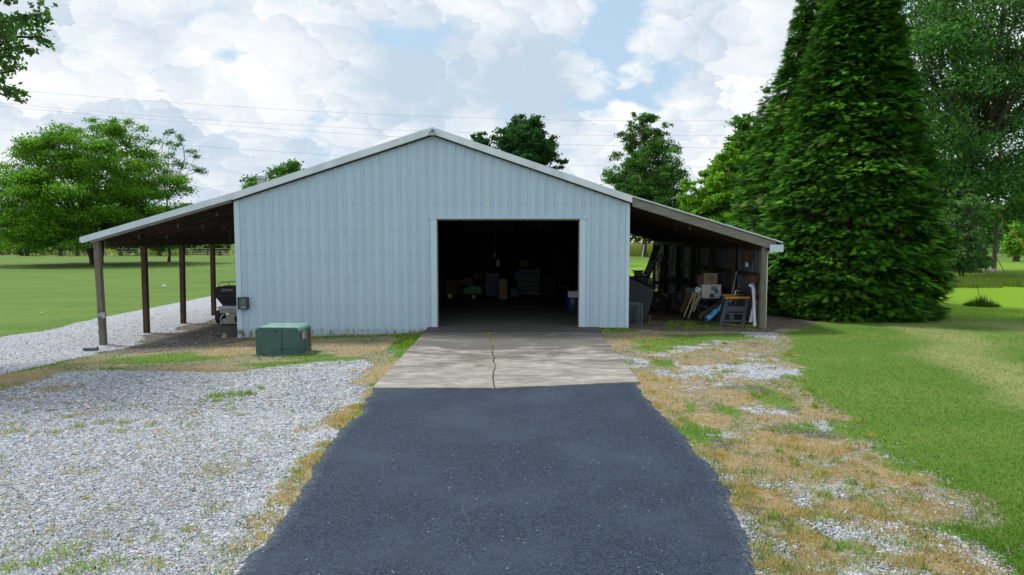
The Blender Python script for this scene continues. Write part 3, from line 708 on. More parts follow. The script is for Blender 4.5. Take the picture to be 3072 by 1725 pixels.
# left lean-to: posts and beam
bx = at(300, 740, YW).x; bz = at(300, 741, YW).z
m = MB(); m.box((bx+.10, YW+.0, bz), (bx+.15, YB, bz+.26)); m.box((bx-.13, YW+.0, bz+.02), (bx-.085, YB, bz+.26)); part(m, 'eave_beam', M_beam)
for i, y in enumerate(PY):
    if i < 4:
        tu, bu, bv = post_px[i]; xb_ = at(bu, bv, y+.06).x; xt_ = at(tu, 740, y+.06).x
    else: xb_ = bx+.02; xt_ = bx
    m = MB(); zb0 = tz(xb_, y)-.05
    m.add([(xb_-.068, y-.07, zb0), (xb_+.068, y-.07, zb0), (xb_+.068, y+.07, zb0), (xb_-.068, y+.07, zb0),
           (xt_-.068, y-.07, bz+.3), (xt_+.068, y-.07, bz+.3), (xt_+.068, y+.07, bz+.3), (xt_-.068, y+.07, bz+.3)],
          [(0,3,2,1),(4,5,6,7),(0,1,5,4),(1,2,6,5),(2,3,7,6),(3,0,4,7)])
    part(m, 'post', M_post if i == 0 else M_postb, bevel=.008)
m = MB(); m.box((bx-.135, YW-.075, bz-.03), (bx-.07, YW+.0, bz+.30)); part(m, 'post_cleat', M_post)
p = at(303, 948, YW-.09); m = MB(); m.bar(p+Vector((-.11, 0, .05)), p+Vector((.09, 0, -.05)), .05, .035); m.box((p.x-.03, YW-.12, p.z-.02), (p.x+.12, YW-.055, p.z+.09)); part(m, 'post_bracket', M_galv)
# right lean-to: posts, ribbed outer wall, girts
wx = at(2300, 900, YW).x-.02
hz = 1.98
RPY = [YW+.04+i*2.19 for i in range(7)]
for i, y in enumerate(RPY):
    u0 = 2290 if i == 0 else None
    x0 = at(2290, 900, YW).x if i == 0 else wx-.10
    r0 = .085
    m = MB(); m.tube([(x0, y, -.08), (x0-.005, y, 1.0), (x0, y, zroof(x0)-.24)], [r0+.005, r0, r0-.004], 14); part(m, 'post', M_post if i == 0 else M_postb, smooth=True)
m = MB(); m.box((wx-.17, YW+.14, hz), (wx-.12, YB, hz+.24)); part(m, 'eave_beam', M_beam)
y = YW+.10
while y < YB-.1:
    w = min(.2286, YB-y); m = MB(); prof = [(y, 0), (y+w*.35, 0), (y+w*.38, .005), (y+w*.42, 0), (y+w-.055, 0), (y+w-.04, .019), (y+w-.02, .019), (y+w, 0)]
    V = []; 
    for (yy, d) in prof: V += [(wx-d, yy, .02), (wx-d, yy, hz+.30)]
    for (yy, d) in prof[::-1]: V += [(wx+.012, yy, .02), (wx+.012, yy, hz+.30)]
    n = len(prof)*2; F_ = [(2*i, 2*((i+1) % n), 2*((i+1) % n)+1, 2*i+1) for i in range(n)]
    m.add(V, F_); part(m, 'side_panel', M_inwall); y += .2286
for gz in (.73, 1.32):
    for i in range(6):
        if i == 0 and gz < 1: y0_ = RPY[0]+.1
        else: y0_ = RPY[i]+.1
        m = MB(); m.box((wx-.075, y0_, gz-.06), (wx-.025, RPY[i+1]-.1, gz+.06)); part(m, 'girt', M_beam)
m = MB(); m.box((wx-.035, YW+.015, -.02), (wx+.03, YW+.055, hz-.02)); m.box((wx+.03, YW+.02, 1.2), (wx+.05, YW+.05, 1.22)); part(m, 'corner_trim', M_rake)
p0 = at(2309, 734, YR); p1 = at(2349, 756, YR)
m = MB(); m.box((p0.x, YR-.03, p1.z), (p1.x, YR-.012, p0.z)); part(m, 'eave_end_plate', M_trim, bevel=.002)
m = MB(); m.box((p0.x-.005, YR-.011, p1.z-.035), (p0.x+.08, YR+.12, p1.z+.03)); part(m, 'trim_tail', M_trim)
m = MB(); m.box((p0.x+.02, YR-.011, p1.z+.02), (p1.x, YB+.1, p1.z+.035)); m.box((p1.x-.012, YR-.011, p1.z+.036), (p1.x, YB+.1, p0.z+.0)); part(m, 'boxed_eave', M_trim)
# hidden sides: long side walls and back wall
for (xa, xb2, nm) in ((XL, XL+.05, 'side_wall'), (XR-.05, XR, 'side_wall')):
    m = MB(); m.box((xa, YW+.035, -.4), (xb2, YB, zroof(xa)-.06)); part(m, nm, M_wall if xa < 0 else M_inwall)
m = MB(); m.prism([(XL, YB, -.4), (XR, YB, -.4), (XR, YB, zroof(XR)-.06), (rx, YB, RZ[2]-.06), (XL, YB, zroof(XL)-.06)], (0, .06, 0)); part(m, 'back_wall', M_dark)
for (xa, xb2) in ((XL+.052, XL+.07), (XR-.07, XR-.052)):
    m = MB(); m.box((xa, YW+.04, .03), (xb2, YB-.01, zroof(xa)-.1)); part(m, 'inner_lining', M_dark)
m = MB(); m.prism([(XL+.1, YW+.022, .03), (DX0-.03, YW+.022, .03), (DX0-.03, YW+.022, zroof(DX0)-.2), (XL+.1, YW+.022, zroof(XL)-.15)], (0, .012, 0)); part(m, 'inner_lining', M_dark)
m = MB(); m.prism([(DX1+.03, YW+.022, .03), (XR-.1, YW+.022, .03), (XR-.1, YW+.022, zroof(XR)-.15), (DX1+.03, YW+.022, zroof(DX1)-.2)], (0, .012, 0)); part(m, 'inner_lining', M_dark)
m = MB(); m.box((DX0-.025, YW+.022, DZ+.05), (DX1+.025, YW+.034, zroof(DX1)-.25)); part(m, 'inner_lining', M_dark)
# roof truss bottoms and insulation inside
for k in range(5):
    y = YW+1.8+k*2.4; m = MB(); m.box((XL+.1, y, 3.05), (XR-.1, y+.045, 3.2)); part(m, 'truss_chord', M_beam)
    for q in (-5, -3.4, -.6, 1):
        m = MB(); m.bar((q, y+.07, 3.1), (q+(.8 if q < -2 else -.8), y+.07, zroof(q)-.2), .04, .09); part(m, 'truss_web', M_beam)
m = MB()
for (ua, ub) in ((1396, 1545), (1565, 1660)):
    pa, pb = at(ua, 662, YB-1.2), at(ub, 690, YB-1.2); m.box((pa.x, YB-1.2, pb.z), (pb.x, YB-1.15, pa.z+.4))
part(m, 'hanging_insulation', mat('insulation_foil', (.10, .12, .13), (.05, .06, .065), 3, .5, bump=.6))

# fixtures on the barn
vent = empty('roof_vent', at(784, 560, YW+2.2), 'round galvanised roof vent with a capped top on the left roof slope', 'vent')
vo = vent.location.copy(); vo_z = zroof(vo.x)
vent.location.z = vo_z
sc_ = (YW+2.2)/2048
zt0, zt1 = at(784, 523, YW+2.2).z, at(784, 533, YW+2.2).z
m = MB(vent.location); m.lathe([(.105, vo_z-.05), (.10, zt1-.02), (.10, zt1+.03)], (vo.x, vo.y, 0), n=20); m.build('vent_pipe', M_galv, vent, smooth=True)
m = MB(vent.location); m.lathe([(.10, zt1-.01), (.135, zt1+.0), (.135, zt1+.018), (.105, zt1+.022), (.105, zt1+.035), (.135, zt1+.04), (.135, zt1+.055), (.05, zt0+.0), (.01, zt0+.008)], (vo.x, vo.y, 0), n=20); m.build('vent_cap', M_rake, vent, smooth=True)

p = at(1297, 397, YR-.02); lt = empty('security_light', p, 'grey floodlight box under the ridge with a blue plug cap on top', 'light')
m = MB(p); m.box((p.x-.085, p.y-.13, p.z-.025), (p.x+.095, p.y, p.z+.0)); m.prism([(p.x-.10, p.y-.16, p.z-.06), (p.x+.11, p.y-.16, p.z-.06), (p.x+.09, p.y-.12, p.z-.026), (p.x-.08, p.y-.12, p.z-.026)], (0, .12, 0)); m.build('housing', M_galv, lt, bevel=.006)
m = MB(p); m.box((p.x-.095, p.y-.15, p.z-.085), (p.x+.105, p.y-.03, p.z-.062)); m.build('lens', M_lampface, lt)
m = MB(p); m.box((p.x-.035, p.y-.05, p.z+.003), (p.x+.05, p.y-.005, p.z+.062)); m.box((p.x-.045, p.y-.055, p.z+.0), (p.x-.01, p.y-.003, p.z+.02)); m.build('plug_cap', M_blueplate, lt, bevel=.004)

# bulkhead lamp on the left corner
a, b = at(717, 891, YW-.03), at(748, 927, YW-.03)
wl_ = empty('wall_lamp', ((a.x+b.x)/2, YW-.03, (a.z+b.z)/2), 'dark framed glass bulkhead lamp on the left corner of the blue wall', 'lamp')
m = MB(wl_.location); Y0 = YW-.03; t = .018
m.box((a.x, Y0-.11, b.z), (a.x+t, Y0-.002, a.z)); m.box((b.x-t, Y0-.11, b.z), (b.x, Y0-.002, a.z)); m.box((a.x+t, Y0-.11, a.z-t), (b.x-t, Y0-.002, a.z)); m.box((a.x+t, Y0-.11, b.z), (b.x-t, Y0-.002, b.z+t)); m.box((a.x+t, Y0-.015, b.z+t), (b.x-t, Y0-.003, a.z-t)); m.build('frame', M_dkmetal, wl_, bevel=.004)
m = MB(wl_.location); m.box((a.x+t+.002, Y0-.09, b.z+t+.002), (b.x-t-.002, Y0-.085, a.z-t-.002)); gl = bpy.data.materials.new('clear_lamp_glass'); gl.use_nodes = True
q = gl.node_tree.nodes['Principled BSDF']; q.inputs['Base Color'].default_value = (.75, .85, .85, 1); q.inputs['Transmission Weight'].default_value = .9; q.inputs['Roughness'].default_value = .12; q.inputs['IOR'].default_value = 1.1
m.build('glass', gl, wl_)
cx, cz = (a.x+b.x)/2, (a.z+b.z)/2
m = MB(wl_.location); m.lathe([(.03, cz+.10), (.025, cz+.06), (.04, cz+.03), (.045, cz-.01), (.02, cz-.05)], (cx, Y0-.05, 0), n=14); m.build('bulb', M_glass, wl_, smooth=True)
m = MB(wl_.location); m.prism([(cx-.07, Y0-.08, b.z+t+.003), (cx+.07, Y0-.08, b.z+t+.003), (cx+.05, Y0-.03, b.z+t+.06), (cx-.05, Y0-.03, b.z+t+.06)], (0, .012, 0)); m.build('reflector', M_lampface, wl_)

# ------------------------------------------------------------------ pad transformer
def rounded_front(xa, xb_, y, z0, z1, r, n=7):
    pts = [(xa, y, z0), (xb_, y, z0)]
    for k in range(n+1):
        t = math.pi/2*k/n; pts.append((xb_-r+r*math.cos(t), y, z1-r+r*math.sin(t)))
    for k in range(n+1):
        t = math.pi/2+math.pi/2*k/n; pts.append((xa+r+r*math.cos(t), y, z1-r+r*math.sin(t)))
    return pts
g0 = gnd(768, 1067); gA = gnd(895, 1067)
ang = R(6)
tb = empty('pad_transformer', g0, 'dark green pad mounted transformer box with rounded shoulders and a lighter top', 'transformer', rz=0)
Y0 = g0.y; ox = g0.x; oz = g0.z
wf = gA.x-g0.x; hh = at(768, 984, Y0).z-oz; dp = .74
def TB(): return MB((0, 0, 0))
rot = Matrix.Rotation(R(-2.0), 4, 'Z')
tb.rotation_euler.z = R(-2.0)
split = wf*.60
m = TB(); m.prism(rounded_front(.0, split-.004, 0, .03, hh, .075)[0:1]+[(split-.004, 0, .03), (split-.004, 0, hh)]+rounded_front(.0, split-.004, 0, .03, hh, .075)[-8:], (0, .05, 0)); o = m.build('door_panel', M_green, tb, bevel=.004)
m = TB(); f = rounded_front(.0, wf, 0, .19, hh, .075); m.prism([(split+.004, 0, .15), (wf, 0, .15)]+f[2:10]+[(split+.004, 0, hh)], (0, .05, 0)); m.build('door_panel', M_green, tb, bevel=.004)
m = TB(); m.box((split+.004, 0.004, .03), (wf, .05, .144)); m.build('sill_panel', M_green, tb, bevel=.003)
m = TB(); m.prism([(q[0], .052, q[2]) for q in rounded_front(.008, wf-.008, 0, .03, hh-.004, .075)], (0, dp*.42, 0)); m.build('cabinet', M_green, tb, bevel=.003)
m = TB(); m.prism([(q[0], .052+dp*.42+.006, q[2]) for q in rounded_front(-.004, wf+.004, 0, .03, hh+.006, .085)], (0, dp*.5, 0)); m.build('tank_hood', M_green, tb, bevel=.004)
top = [q for q in rounded_front(-.0, wf+.0, 0, 0, hh+.012, .09, 7)[2:]]
for (ya, yb2, xa) in ((.0, dp*.42+.05, .0), (dp*.42+.062, dp*.94, .004)):
    m = TB(); ring = [(q[0]-(.002 if q[0] < wf/2 else -.002), ya, q[2]+.002+(.006 if ya > .1 else 0)) for q in top]; inner = [(wf/2+(q[0]-wf/2)*.97, ya, q[2]-.012) for q in top[::-1]]
    m.prism(ring+inner, (0, yb2-ya, 0)); m.build('hood_cover', M_greentop, tb, smooth=True)
m = TB(); m.box((-.06, -.03, -.03), (wf+.012, dp+.02, .026)); m.build('base_pad', mat('green_base_frame', (.16, .24, .21), (.10, .16, .14), 8), tb)
m = TB(); m.box((split-.14, -.006, hh-.10), (split-.115, .0, hh-.045)); m.build('lock_plate', M_ink, tb)
m = TB(); m.box((split-.03, -.01, .12), (split-.008, .0, .16)); m.build('latch', M_ink, tb)
m = TB(); m.box((wf+.006, .60, .12), (wf+.03, .64, hh-.1)); m.build('rust_streak', M_rust, tb)
m = TB(); m.box((wf+.004, .16, hh-.26), (wf+.0085, .40, hh-.10)); st_ = m.build('warning_label', M_sticker, tb)
m = TB(); m.box((wf+.0092, .17, hh-.25), (wf+.0105, .24, hh-.11)); m.build('label_field', M_cardw, st_)
m = TB()
for k in range(4): m.box((wf+.0096, .26, hh-.135-k*.03), (wf+.0108, .385-(k % 2)*.03, hh-.124-k*.03))
m.build('label_print', M_ink, st_)

# ------------------------------------------------------------------ under the left lean-to
def lab_text(txt, size, mt, parent, loc, rot, ext=.002, name='lettering', shear=0.0):
    c = bpy.data.curves.new(name, 'FONT'); c.body = txt; c.size = size; c.extrude = ext; c.align_x = 'CENTER'; c.align_y = 'CENTER'; c.shear = shear
    c.materials.append(mt); t_ = bpy.data.objects.new('temp', c); COL.objects.link(t_); bpy.context.view_layer.update(); me = bpy.data.meshes.new_from_object(t_); bpy.data.objects.remove(t_)
    o = bpy.data.objects.new(name, me); COL.objects.link(o); o.parent = parent; o.location = loc; o.rotation_euler = rot; return o
YM = 20.6
gm = gnd(700, 966); YM = 20.9
mw = empty('bagger_mower', at(700, 960, YM), 'beige mower with a black hopper and top rail parked under the left lean-to', 'mower')
zg = tz(-8.2, YM); mw.location.z = zg
def PX(u, v, y=YM): return at(u, v, y)
m = MB(mw.location)
hp = [PX(647, 861), PX(647, 861)+Vector((1.15, 0, .02)), PX(647, 887)+Vector((1.25, 0, 0)), PX(668, 918)+Vector((.75, 0, 0)), PX(668, 918), PX(643, 888)]
m.prism(hp, (0, .75, 0)); m.build('hopper', M_blackfab, mw, bevel=.02)
m = MB(mw.location); m.box((hp[5].x+.02, YM-.012, hp[5].z-.02), (hp[5].x+1.2, YM-.0, hp[5].z+.015)); m.build('hopper_hem', M_black, mw)
m = MB(mw.location); a = PX(655, 861); m.tube([a, PX(661, 847), PX(668, 846.5), PX(712, 844.5), PX(712, 844.5)+Vector((.7, 0, .0)), PX(712, 862)+Vector((.8, 0, 0))], .011, 8)
m.tube([PX(684, 861), PX(688, 846)], .009, 8); m.build('top_rail', M_dkmetal, mw, smooth=True)
lab_text('ZOOM', .115, M_galv, mw, PX(680, 871)-mw.location+Vector((0, -.006, 0)), (R(90), 0, 0), shear=.3)
m = MB(mw.location); bz0, bz1 = PX(670, 921).z, PX(670, 910).z
m.box((PX(668, 915).x, YM-.45, bz0), (PX(668, 915).x+1.1, YM+.3, bz0+.05)); m.build('lid', M_white, mw, bevel=.015)
m = MB(mw.location); x0 = PX(673, 925).x; m.prism([(x0, YM-.42, bz0-.005), (x0+1.05, YM-.42, bz0-.005), (x0+1.0, YM-.42, bz0-.15), (x0+.04, YM-.42, bz0-.15)], (0, .65, 0)); m.build('engine_box', M_beige, mw, bevel=.01)
zb_ = PX(674, 967).z
m = MB(mw.location); m.prism([(x0+.09, YM-.40, zb_), (x0+1.0, YM-.40, zb_), (x0+1.0, YM-.40, bz0-.16), (x0+.28, YM-.40, bz0-.16), (x0+.28, YM-.40, zb_+.16), (x0+.09, YM-.40, zb_+.16)], (0, .5, 0)); m.build('chassis', M_beige, mw, bevel=.01)
m = MB(mw.location); m.tube([(x0+.07, YM-.42, zb_), (x0+.06, YM-.42, zb_+.2), (x0+.11, YM-.42, zb_+.27), (x0+.17, YM-.42, zb_+.28)], .018, 8); m.build('guard_rail', M_white, mw, smooth=True)
for (wx_, wy, r_) in ((x0-.13, YM-.22, .215), (x0+.5, YM-.40, .12), (x0-.05+1.1, YM-.12, .215)):
    m = MB(mw.location); prof = [(r_*.62, -.08), (r_*.93, -.085), (r_, -.05), (r_, .05), (r_*.93, .085), (r_*.62, .08)]
    m.lathe(prof, (wx_+.1, wy, zg+r_ if r_ > .15 else zb_+.16), 'X' if r_ > .15 else 'Y', 24); w = m.build('wheel', M_rubber, mw, smooth=True)
    m = MB(mw.location); m.lathe([(r_*.5, -.075), (r_*.6, -.06), (r_*.6, .06), (r_*.5, .075)], (wx_+.1, wy, zg+r_ if r_ > .15 else zb_+.16), 'X' if r_ > .15 else 'Y', 18); m.build('rim', M_dkmetal, w, smooth=True)
a, b = gnd(650, 960), gnd(668, 966)
m = MB(); 
tw = [gnd(628, 960)+Vector((0, 0, .02)), gnd(648, 965)+Vector((0, 0, .03)), gnd(668, 969)+Vector((0, 0, .03))]
m = MB(tw[0]); m.tube(tw, .012, 6); tag(m.build('tow_bar', M_metal), 'bright metal rod lying on the dirt by the mower wheel', 'rod')
q = [gnd(635, 1008), gnd(672, 990), gnd(712, 980), gnd(712, 1010)]
m = MB(q[0]); m.prism([p+Vector((0, 0, .012)) for p in q], (0, 0, .022)); tag(m.build('rubber_mat', mat('dark_floor_mat', (.05, .05, .052), (.075, .072, .07), 9, .6)), 'flat dark rubber mat on the soil beside the left wall corner', 'mat')
q = gnd(712, 1000); m = MB(q); m.box((q.x-.03, YW+.15, q.z), (q.x+.04, YW+.23, q.z+.12)); m.box((q.x-.05, YW+.12, q.z), (q.x+.06, YW+.26, q.z+.05)); tag(m.build('wood_block', M_stake), 'short wooden block standing behind the left wall corner', 'block')
q = gnd(272, 1052)+Vector((0, 0, .045)); m = MB(q)
m.lathe([(.030, -.17), (.045, -.165), (.045, .06), (.058, .065), (.058, .165), (.048, .17)], q, 'X', 14)
tag(m.build('pipe_coupling', mat('blue_grey_pipe', (.06, .11, .15), (.09, .15, .19), 6, .5), smooth=True), 'short blue grey pipe coupling lying on gravel near the front post', 'pipe')
for (u, v, s_, lb) in ((493, 860, .16, 'crumpled white litter on the lawn between the lean-to posts'), (125, 940, .07, 'small scrap of white litter on the lawn left of the posts')):
    q = gnd(u, v); m = MB(q)
    pts = []
    for k in range(9): 
        t = k/9*6.283; pts.append((q.x+math.cos(t)*s_*random.uniform(.5, 1.2), q.y+math.sin(t)*s_*random.uniform(.5, 1.2), q.z+random.uniform(.0, .05)))
    c0 = (q.x, q.y, q.z+s_*.9); m.add(pts+[c0, (q.x, q.y, q.z+.01)], [(k, (k+1) % 9, 9) for k in range(9)]+[((k+1) % 9, k, 10) for k in range(9)])
    tag(m.build('litter', M_white), lb, 'litter')
# ------------------------------------------------------------------ under the right lean-to
# wire cage by the corner
a, b = at(1879, 912, YW+.12), at(1926, 984, YW+.12)
zg = .0; x0, x1, z1, y0, y1 = a.x, b.x, a.z, YW+.12, YW+.62
cg = empty('wire_cage', ((x0+x1)/2, y0, zg), 'square galvanised wire mesh cage standing against the right wall corner', 'cage')
M_wire = mat('dull_wire', (.16, .21, .22), (.11, .15, .16), 10, .5, .4)
m = MB(cg.location)
for (xx, yy) in ((x0, y0), (x1, y0), (x0, y1), (x1, y1)): m.bar((xx, yy, zg), (xx, yy, z1), .012)
for zz in (zg+.02, z1):
    m.bar((x0, y0, zz), (x1, y0, zz), .010); m.bar((x0, y1, zz), (x1, y1, zz), .010); m.bar((x0, y0, zz), (x0, y1, zz), .010); m.bar((x1, y0, zz), (x1, y1, zz), .010)
m.build('cage_frame', M_wire, cg)
def wire_net(pa, du, dv, nu, nv, r=.0016):
    m = MB(cg.location); pa = Vector(pa); du = Vector(du); dv = Vector(dv)
    for i in range(nu+1):
        j = random.uniform(-.1, .1)*0
        m.bar(pa+du*(i/nu), pa+du*(i/nu)+dv, r*1.2)
    for k in range(nv+1): m.bar(pa+dv*(k/nv), pa+dv*(k/nv)+du, r*1.2)
    m.build('wire_net', M_wire, cg)
wire_net((x0, y0-.003, zg+.02), (x1-x0, 0, 0), (0, 0, z1-zg-.02), 11, 18); wire_net((x1, y0, zg+.02), (0, y1-y0, 0), (0, 0, z1-zg-.02), 8, 12)
wire_net((x0, y0, z1+.003), (x1-x0, 0, 0), (0, y1-y0, 0), 9, 8); wire_net((x0, y1, zg+.02), (x1-x0, 0, 0), (0, 0, z1-zg-.02), 5, 8)
# tarp draped over a low bulk
YT = 18.6
tp = [at(1872, 832, YT), at(1903, 840, YT), at(1962, 868, YT), at(1950, 925, YT), at(1935, 945, YT), at(1872, 960, YT)]
n = 14; V = []; 
def tarp_h(s): return float(np.interp(s, [0, .3, 1], [tp[0].z, tp[1].z, tp[2].z]))
tc_ = bpy.data.objects.new('t', None); bpy.data.objects.remove(tc_)
rows = []
for j in range(10):
    t = j/9; row = []
    for i in range(n+1):
        s_ = i/n; x = tp[0].x+(tp[2].x-tp[0].x)*s_; zt_ = tarp_h(s_)
        if j < 7:
            f = j/6; z = zt_*(1-f)+.03*f; xx = x-(.10+.12*s_)*s_*f; y = YT-.05-.12*f+.03*math.sin(s_*21+f*2)*f
        else:
            f = (j-6)/3; z = zt_+.12*math.sin(f*2.4)*1.0*(1-.3*f); y = YT-.05+1.2*f; xx = x
        row.append((xx, y, z))
    rows.append(row)
order = list(range(6, -1, -1))+[7, 8, 9]
V = [p for j in order for p in rows[j]]
# close the far side down to the ground
V += [(p[0], p[1]+.12, .03) for p in rows[9]]
FS = [(r*(n+1)+i, r*(n+1)+i+1, (r+1)*(n+1)+i+1, (r+1)*(n+1)+i) for r in range(10) for i in range(n)]
b0 = tuple(k*(n+1)+n for k in range(11)); b1 = tuple(k*(n+1) for k in range(10, -1, -1))
m = MB((tp[1].x, YT, 0)); m.add(V, FS+[b0, b1]); o = m.build('tarpaulin', M_tarp, smooth=True); tag(o, 'charcoal tarpaulin draped over a sloping bulk right of the barn corner', 'tarpaulin')
# quad bike behind the tarp
YQ = 21.4; q0 = at(1915, 900, YQ); qb = empty('quad_bike', (q0.x, YQ, 0), 'black quad bike with raised handlebars behind the charcoal tarpaulin', 'quad bike')
L = qb.location; hz_ = at(1915, 812, YQ).z
m = MB(L); m.prism([(L.x-.35, YQ, .75), (L.x-.1, YQ, at(1900, 830, YQ).z), (L.x+.25, YQ, at(1915, 826, YQ).z), (L.x+.55, YQ, .85), (L.x+.5, YQ, .5), (L.x-.35, YQ, .5)], (0, .55, 0)); m.build('body', M_black, qb, bevel=.05)
hb = at(1918, 826, YQ); ht = at(1918, 812, YQ)
m = MB(L); m.prism([(hb.x-.10, YQ+.1, hb.z-.08), (hb.x+.10, YQ+.1, hb.z-.08), (hb.x+.15, YQ+.1, ht.z), (hb.x-.15, YQ+.1, ht.z)], (0, .16, 0)); m.build('front_cowl', mat('dark_red_cowl', (.02, .008, .008), (.03, .012, .012), 4, .4), qb, bevel=.02)
pl_, pr_ = at(1895, 811, YQ), at(1932, 811, YQ)
m = MB(L); m.tube([pl_, pl_+Vector((.12, 0, -.02)), (hb.x, YQ+.1, ht.z-.03), pr_+Vector((-.10, 0, -.02)), pr_], .016, 8); m.build('handlebar', M_dkmetal, qb, smooth=True)
m = MB(L); m.tube([at(1897, 818, YQ), at(1905, 813, YQ)], .008, 6); m.build('brake_lever', M_dkmetal, qb)
for (dx, dy) in ((-.4, .0), (.62, .0), (-.4, .75), (.62, .75)):
    m = MB(L); m.lathe([(.15, -.1), (.25, -.11), (.28, -.07), (.28, .07), (.25, .11), (.15, .1)], (L.x+dx, YQ+dy, .28), 'Y', 20); w = m.build('wheel', M_rubber, qb, smooth=True)
    m = MB(L); m.lathe([(.05, -.115), (.14, -.09), (.14, .09), (.05, .115)], (L.x+dx, YQ+dy, .28), 'Y', 14); m.build('rim', M_dkmetal, w)
# black-and-bright tubular racks leaning in a stack
def rack(u0, v0, u1, v1, Y, lb):
    A, B = at(u0, v0, Y), at(u1, v1, Y+.25); w = .19; r = empty('tube_rack', A, lb, 'rack', 'tubular racks leaning under the right lean-to')
    d = B-A; s = Vector((.95, .3, .12)).normalized()*w
    m = MB(A); m.tube([A, A+d*.94, A+d*1.0+s*.25, A+d*1.0+s*.75, A+d*.94+s, A+s], .016, 8); m.build('rail', M_dkmetal, r, smooth=True)
    m = MB(A); m.tube([A+d*.04+s*.28+Vector((0, -.03, 0)), A+d*.92+s*.28+Vector((0, -.03, 0))], .009, 6); m.build('slat', M_metal, r)
    m = MB(A); m.tube([A+d*.04+s*.72+Vector((0, -.03, 0)), A+d*.92+s*.72+Vector((0, -.03, 0))], .007, 6); m.build('slat', M_metal, r)
    for t in (.03, .36, .68, .9):
        m = MB(A); m.bar(A+d*t+Vector((0, -.025, 0)), A+d*t+s+Vector((0, -.025, 0)), .022, .018); m.build('crossbar', M_metal, r)
rack(1927, 828, 1950, 782, 20.2, 'shorter black tubular rack with bright rungs leaning nearest the lawn opening')
rack(1936, 812, 1962, 776, 20.9, 'middle black tubular rack with bright rungs, half hidden behind its neighbours')
rack(1953, 814, 1980, 762, 21.5, 'tallest black tubular rack with bright rungs leaning in front of the grey corrugated sheet')
rack(1937, 858, 1944, 836, 19.9, 'small low black tubular rack standing just above the tarpaulin')
# corrugated sheet leaning
A, B = at(1946, 782, 24.0), at(1962, 736, 24.3); s_ = Vector((.26, .05, 0)); m = MB(at(1950, 800, 24.0))
A = A+(A-B)*1.5; A.z = max(A.z, .05)
nn = 14; V = []
for i in range(nn+1):
    o_ = Vector((0, -.02*(i % 2), 0)); V += [A+s_*(i/nn)+o_, B+s_*(i/nn)+o_]
for i in range(nn, -1, -1): V += [A+s_*(i/nn)+Vector((0, .01, 0)), B+s_*(i/nn)+Vector((0, .01, 0))]
N2 = (nn+1)*2; m.add(V, [(2*i, 2*((i+1) % N2), 2*((i+1) % N2)+1, 2*i+1) for i in range(N2)])
tag(m.build('corrugated_sheet', M_galv), 'grey corrugated metal sheet leaning behind the tubular racks', 'sheet')
m = MB(at(1975, 840, 22.5)); A, B = at(1976, 850, 22.5), at(1992, 770, 23.0); A.z = .05; m.bar(A, B, .16, .03, up=(0, -1, .2)); tag(m.build('wood_plank', M_postb), 'brown wooden plank leaning right of the tubular racks', 'plank')
m = MB(at(2014, 850, 22)); A, B = at(2002, 900, 22.0), at(2022, 742, 22.4); A.z = .03; m.bar(A, B, .035, .035); tag(m.build('bright_pole', M_metal), 'thin bright metal pole leaning in the dark of the lean-to', 'pole')
# dark work bench behind
bn = empty('work_bench', (4.9, 22.5, 0), 'long dark timber work bench deep inside the right lean-to', 'bench')
m = MB(bn.location); m.box((4.3, 22.2, .78), (5.9, 22.9, .84)); m.build('bench_top', M_dark, bn)
for xx in (4.35, 5.8):
    for yy in (22.25, 22.8): m = MB(bn.location); m.box((xx, yy, 0), (xx+.07, yy+.07, .78)); m.build('leg', M_dark, bn)
for (u, v, w, h, lb) in ((2010, 815, .5, .16, 'dark folded cloth heap on the long work bench'), (2048, 805, .4, .12, 'dark flat case on the right end of the work bench')):
    q = at(u, v, 22.5); m = MB((q.x, 22.5, .84)); m.box((q.x-w/2, 22.3, .842), (q.x+w/2, 22.7, .842+h)); tag(m.build('case' if 'case' in lb else 'cloth_heap', M_blackfab, bevel=.04), lb, 'case' if 'case' in lb else 'cloth')
# stakes bundle on a little dark crate with a printed card
YS = 18.9
cr0 = at(2066, 872, YS+.25); cb = empty('dark_crate', (cr0.x, YS+.35, 0), 'dark open crate on legs behind the pale wooden stakes', 'crate')
m = MB(cb.location); A, B = at(2056, 864, YS+.2), at(2104, 884, YS+.2); m.box((A.x, YS+.2, B.z), (B.x, YS+.7, A.z)); m.build('crate_body', mat('slate_crate', (.025, .035, .045), (.04, .05, .06), 5, .6), cb, bevel=.01)
for xx in (A.x+.02, B.x-.06):
    for yy in (YS+.22, YS+.64): m = MB(cb.location); m.box((xx, yy, 0), (xx+.04, yy+.04, B.z)); m.build('leg', M_dark, cb)
A, B, C_, D_ = at(2089, 860, YS+.1), at(2104, 866, YS+.1), at(2099, 880, YS+.1), at(2084, 874, YS+.1)
m = MB(A); m.prism([A, B, C_, D_], (0, .008, 0)); pc = tag(m.build('printed_card', M_white), 'small tilted white card with blue print above the wooden stakes', 'card')
m = MB(A); ex = (B-A); ey = (D_-A)
def onc(u, v): return A+ex*u+ey*v+Vector((0, -.004, 0))
m.prism([onc(.12, .15), onc(.42, .15), onc(.42, .45), onc(.12, .45)], (0, .002, 0))
for k in range(3): m.prism([onc(.5, .50+k*.14), onc(.9, .50+k*.14), onc(.9, .58+k*.14), onc(.5, .58+k*.14)], (0, .002, 0))
m.build('print', mat('blue_print', (.05, .12, .22), (.05, .12, .22), 3, .7), pc)
STK = [((2063, 880), (2040, 938), 'leftmost and darkest'), ((2070, 882), (2048, 936), 'second from the left, dark'), ((2080, 880), (2052, 950), 'third, pale forked'), ((2086, 884), (2068, 946), 'fourth, shorter pale'), ((2097, 884), (2064, 954), 'fifth, long pale forked'), ((2101, 886), (2080, 935), 'rightmost short pale')]
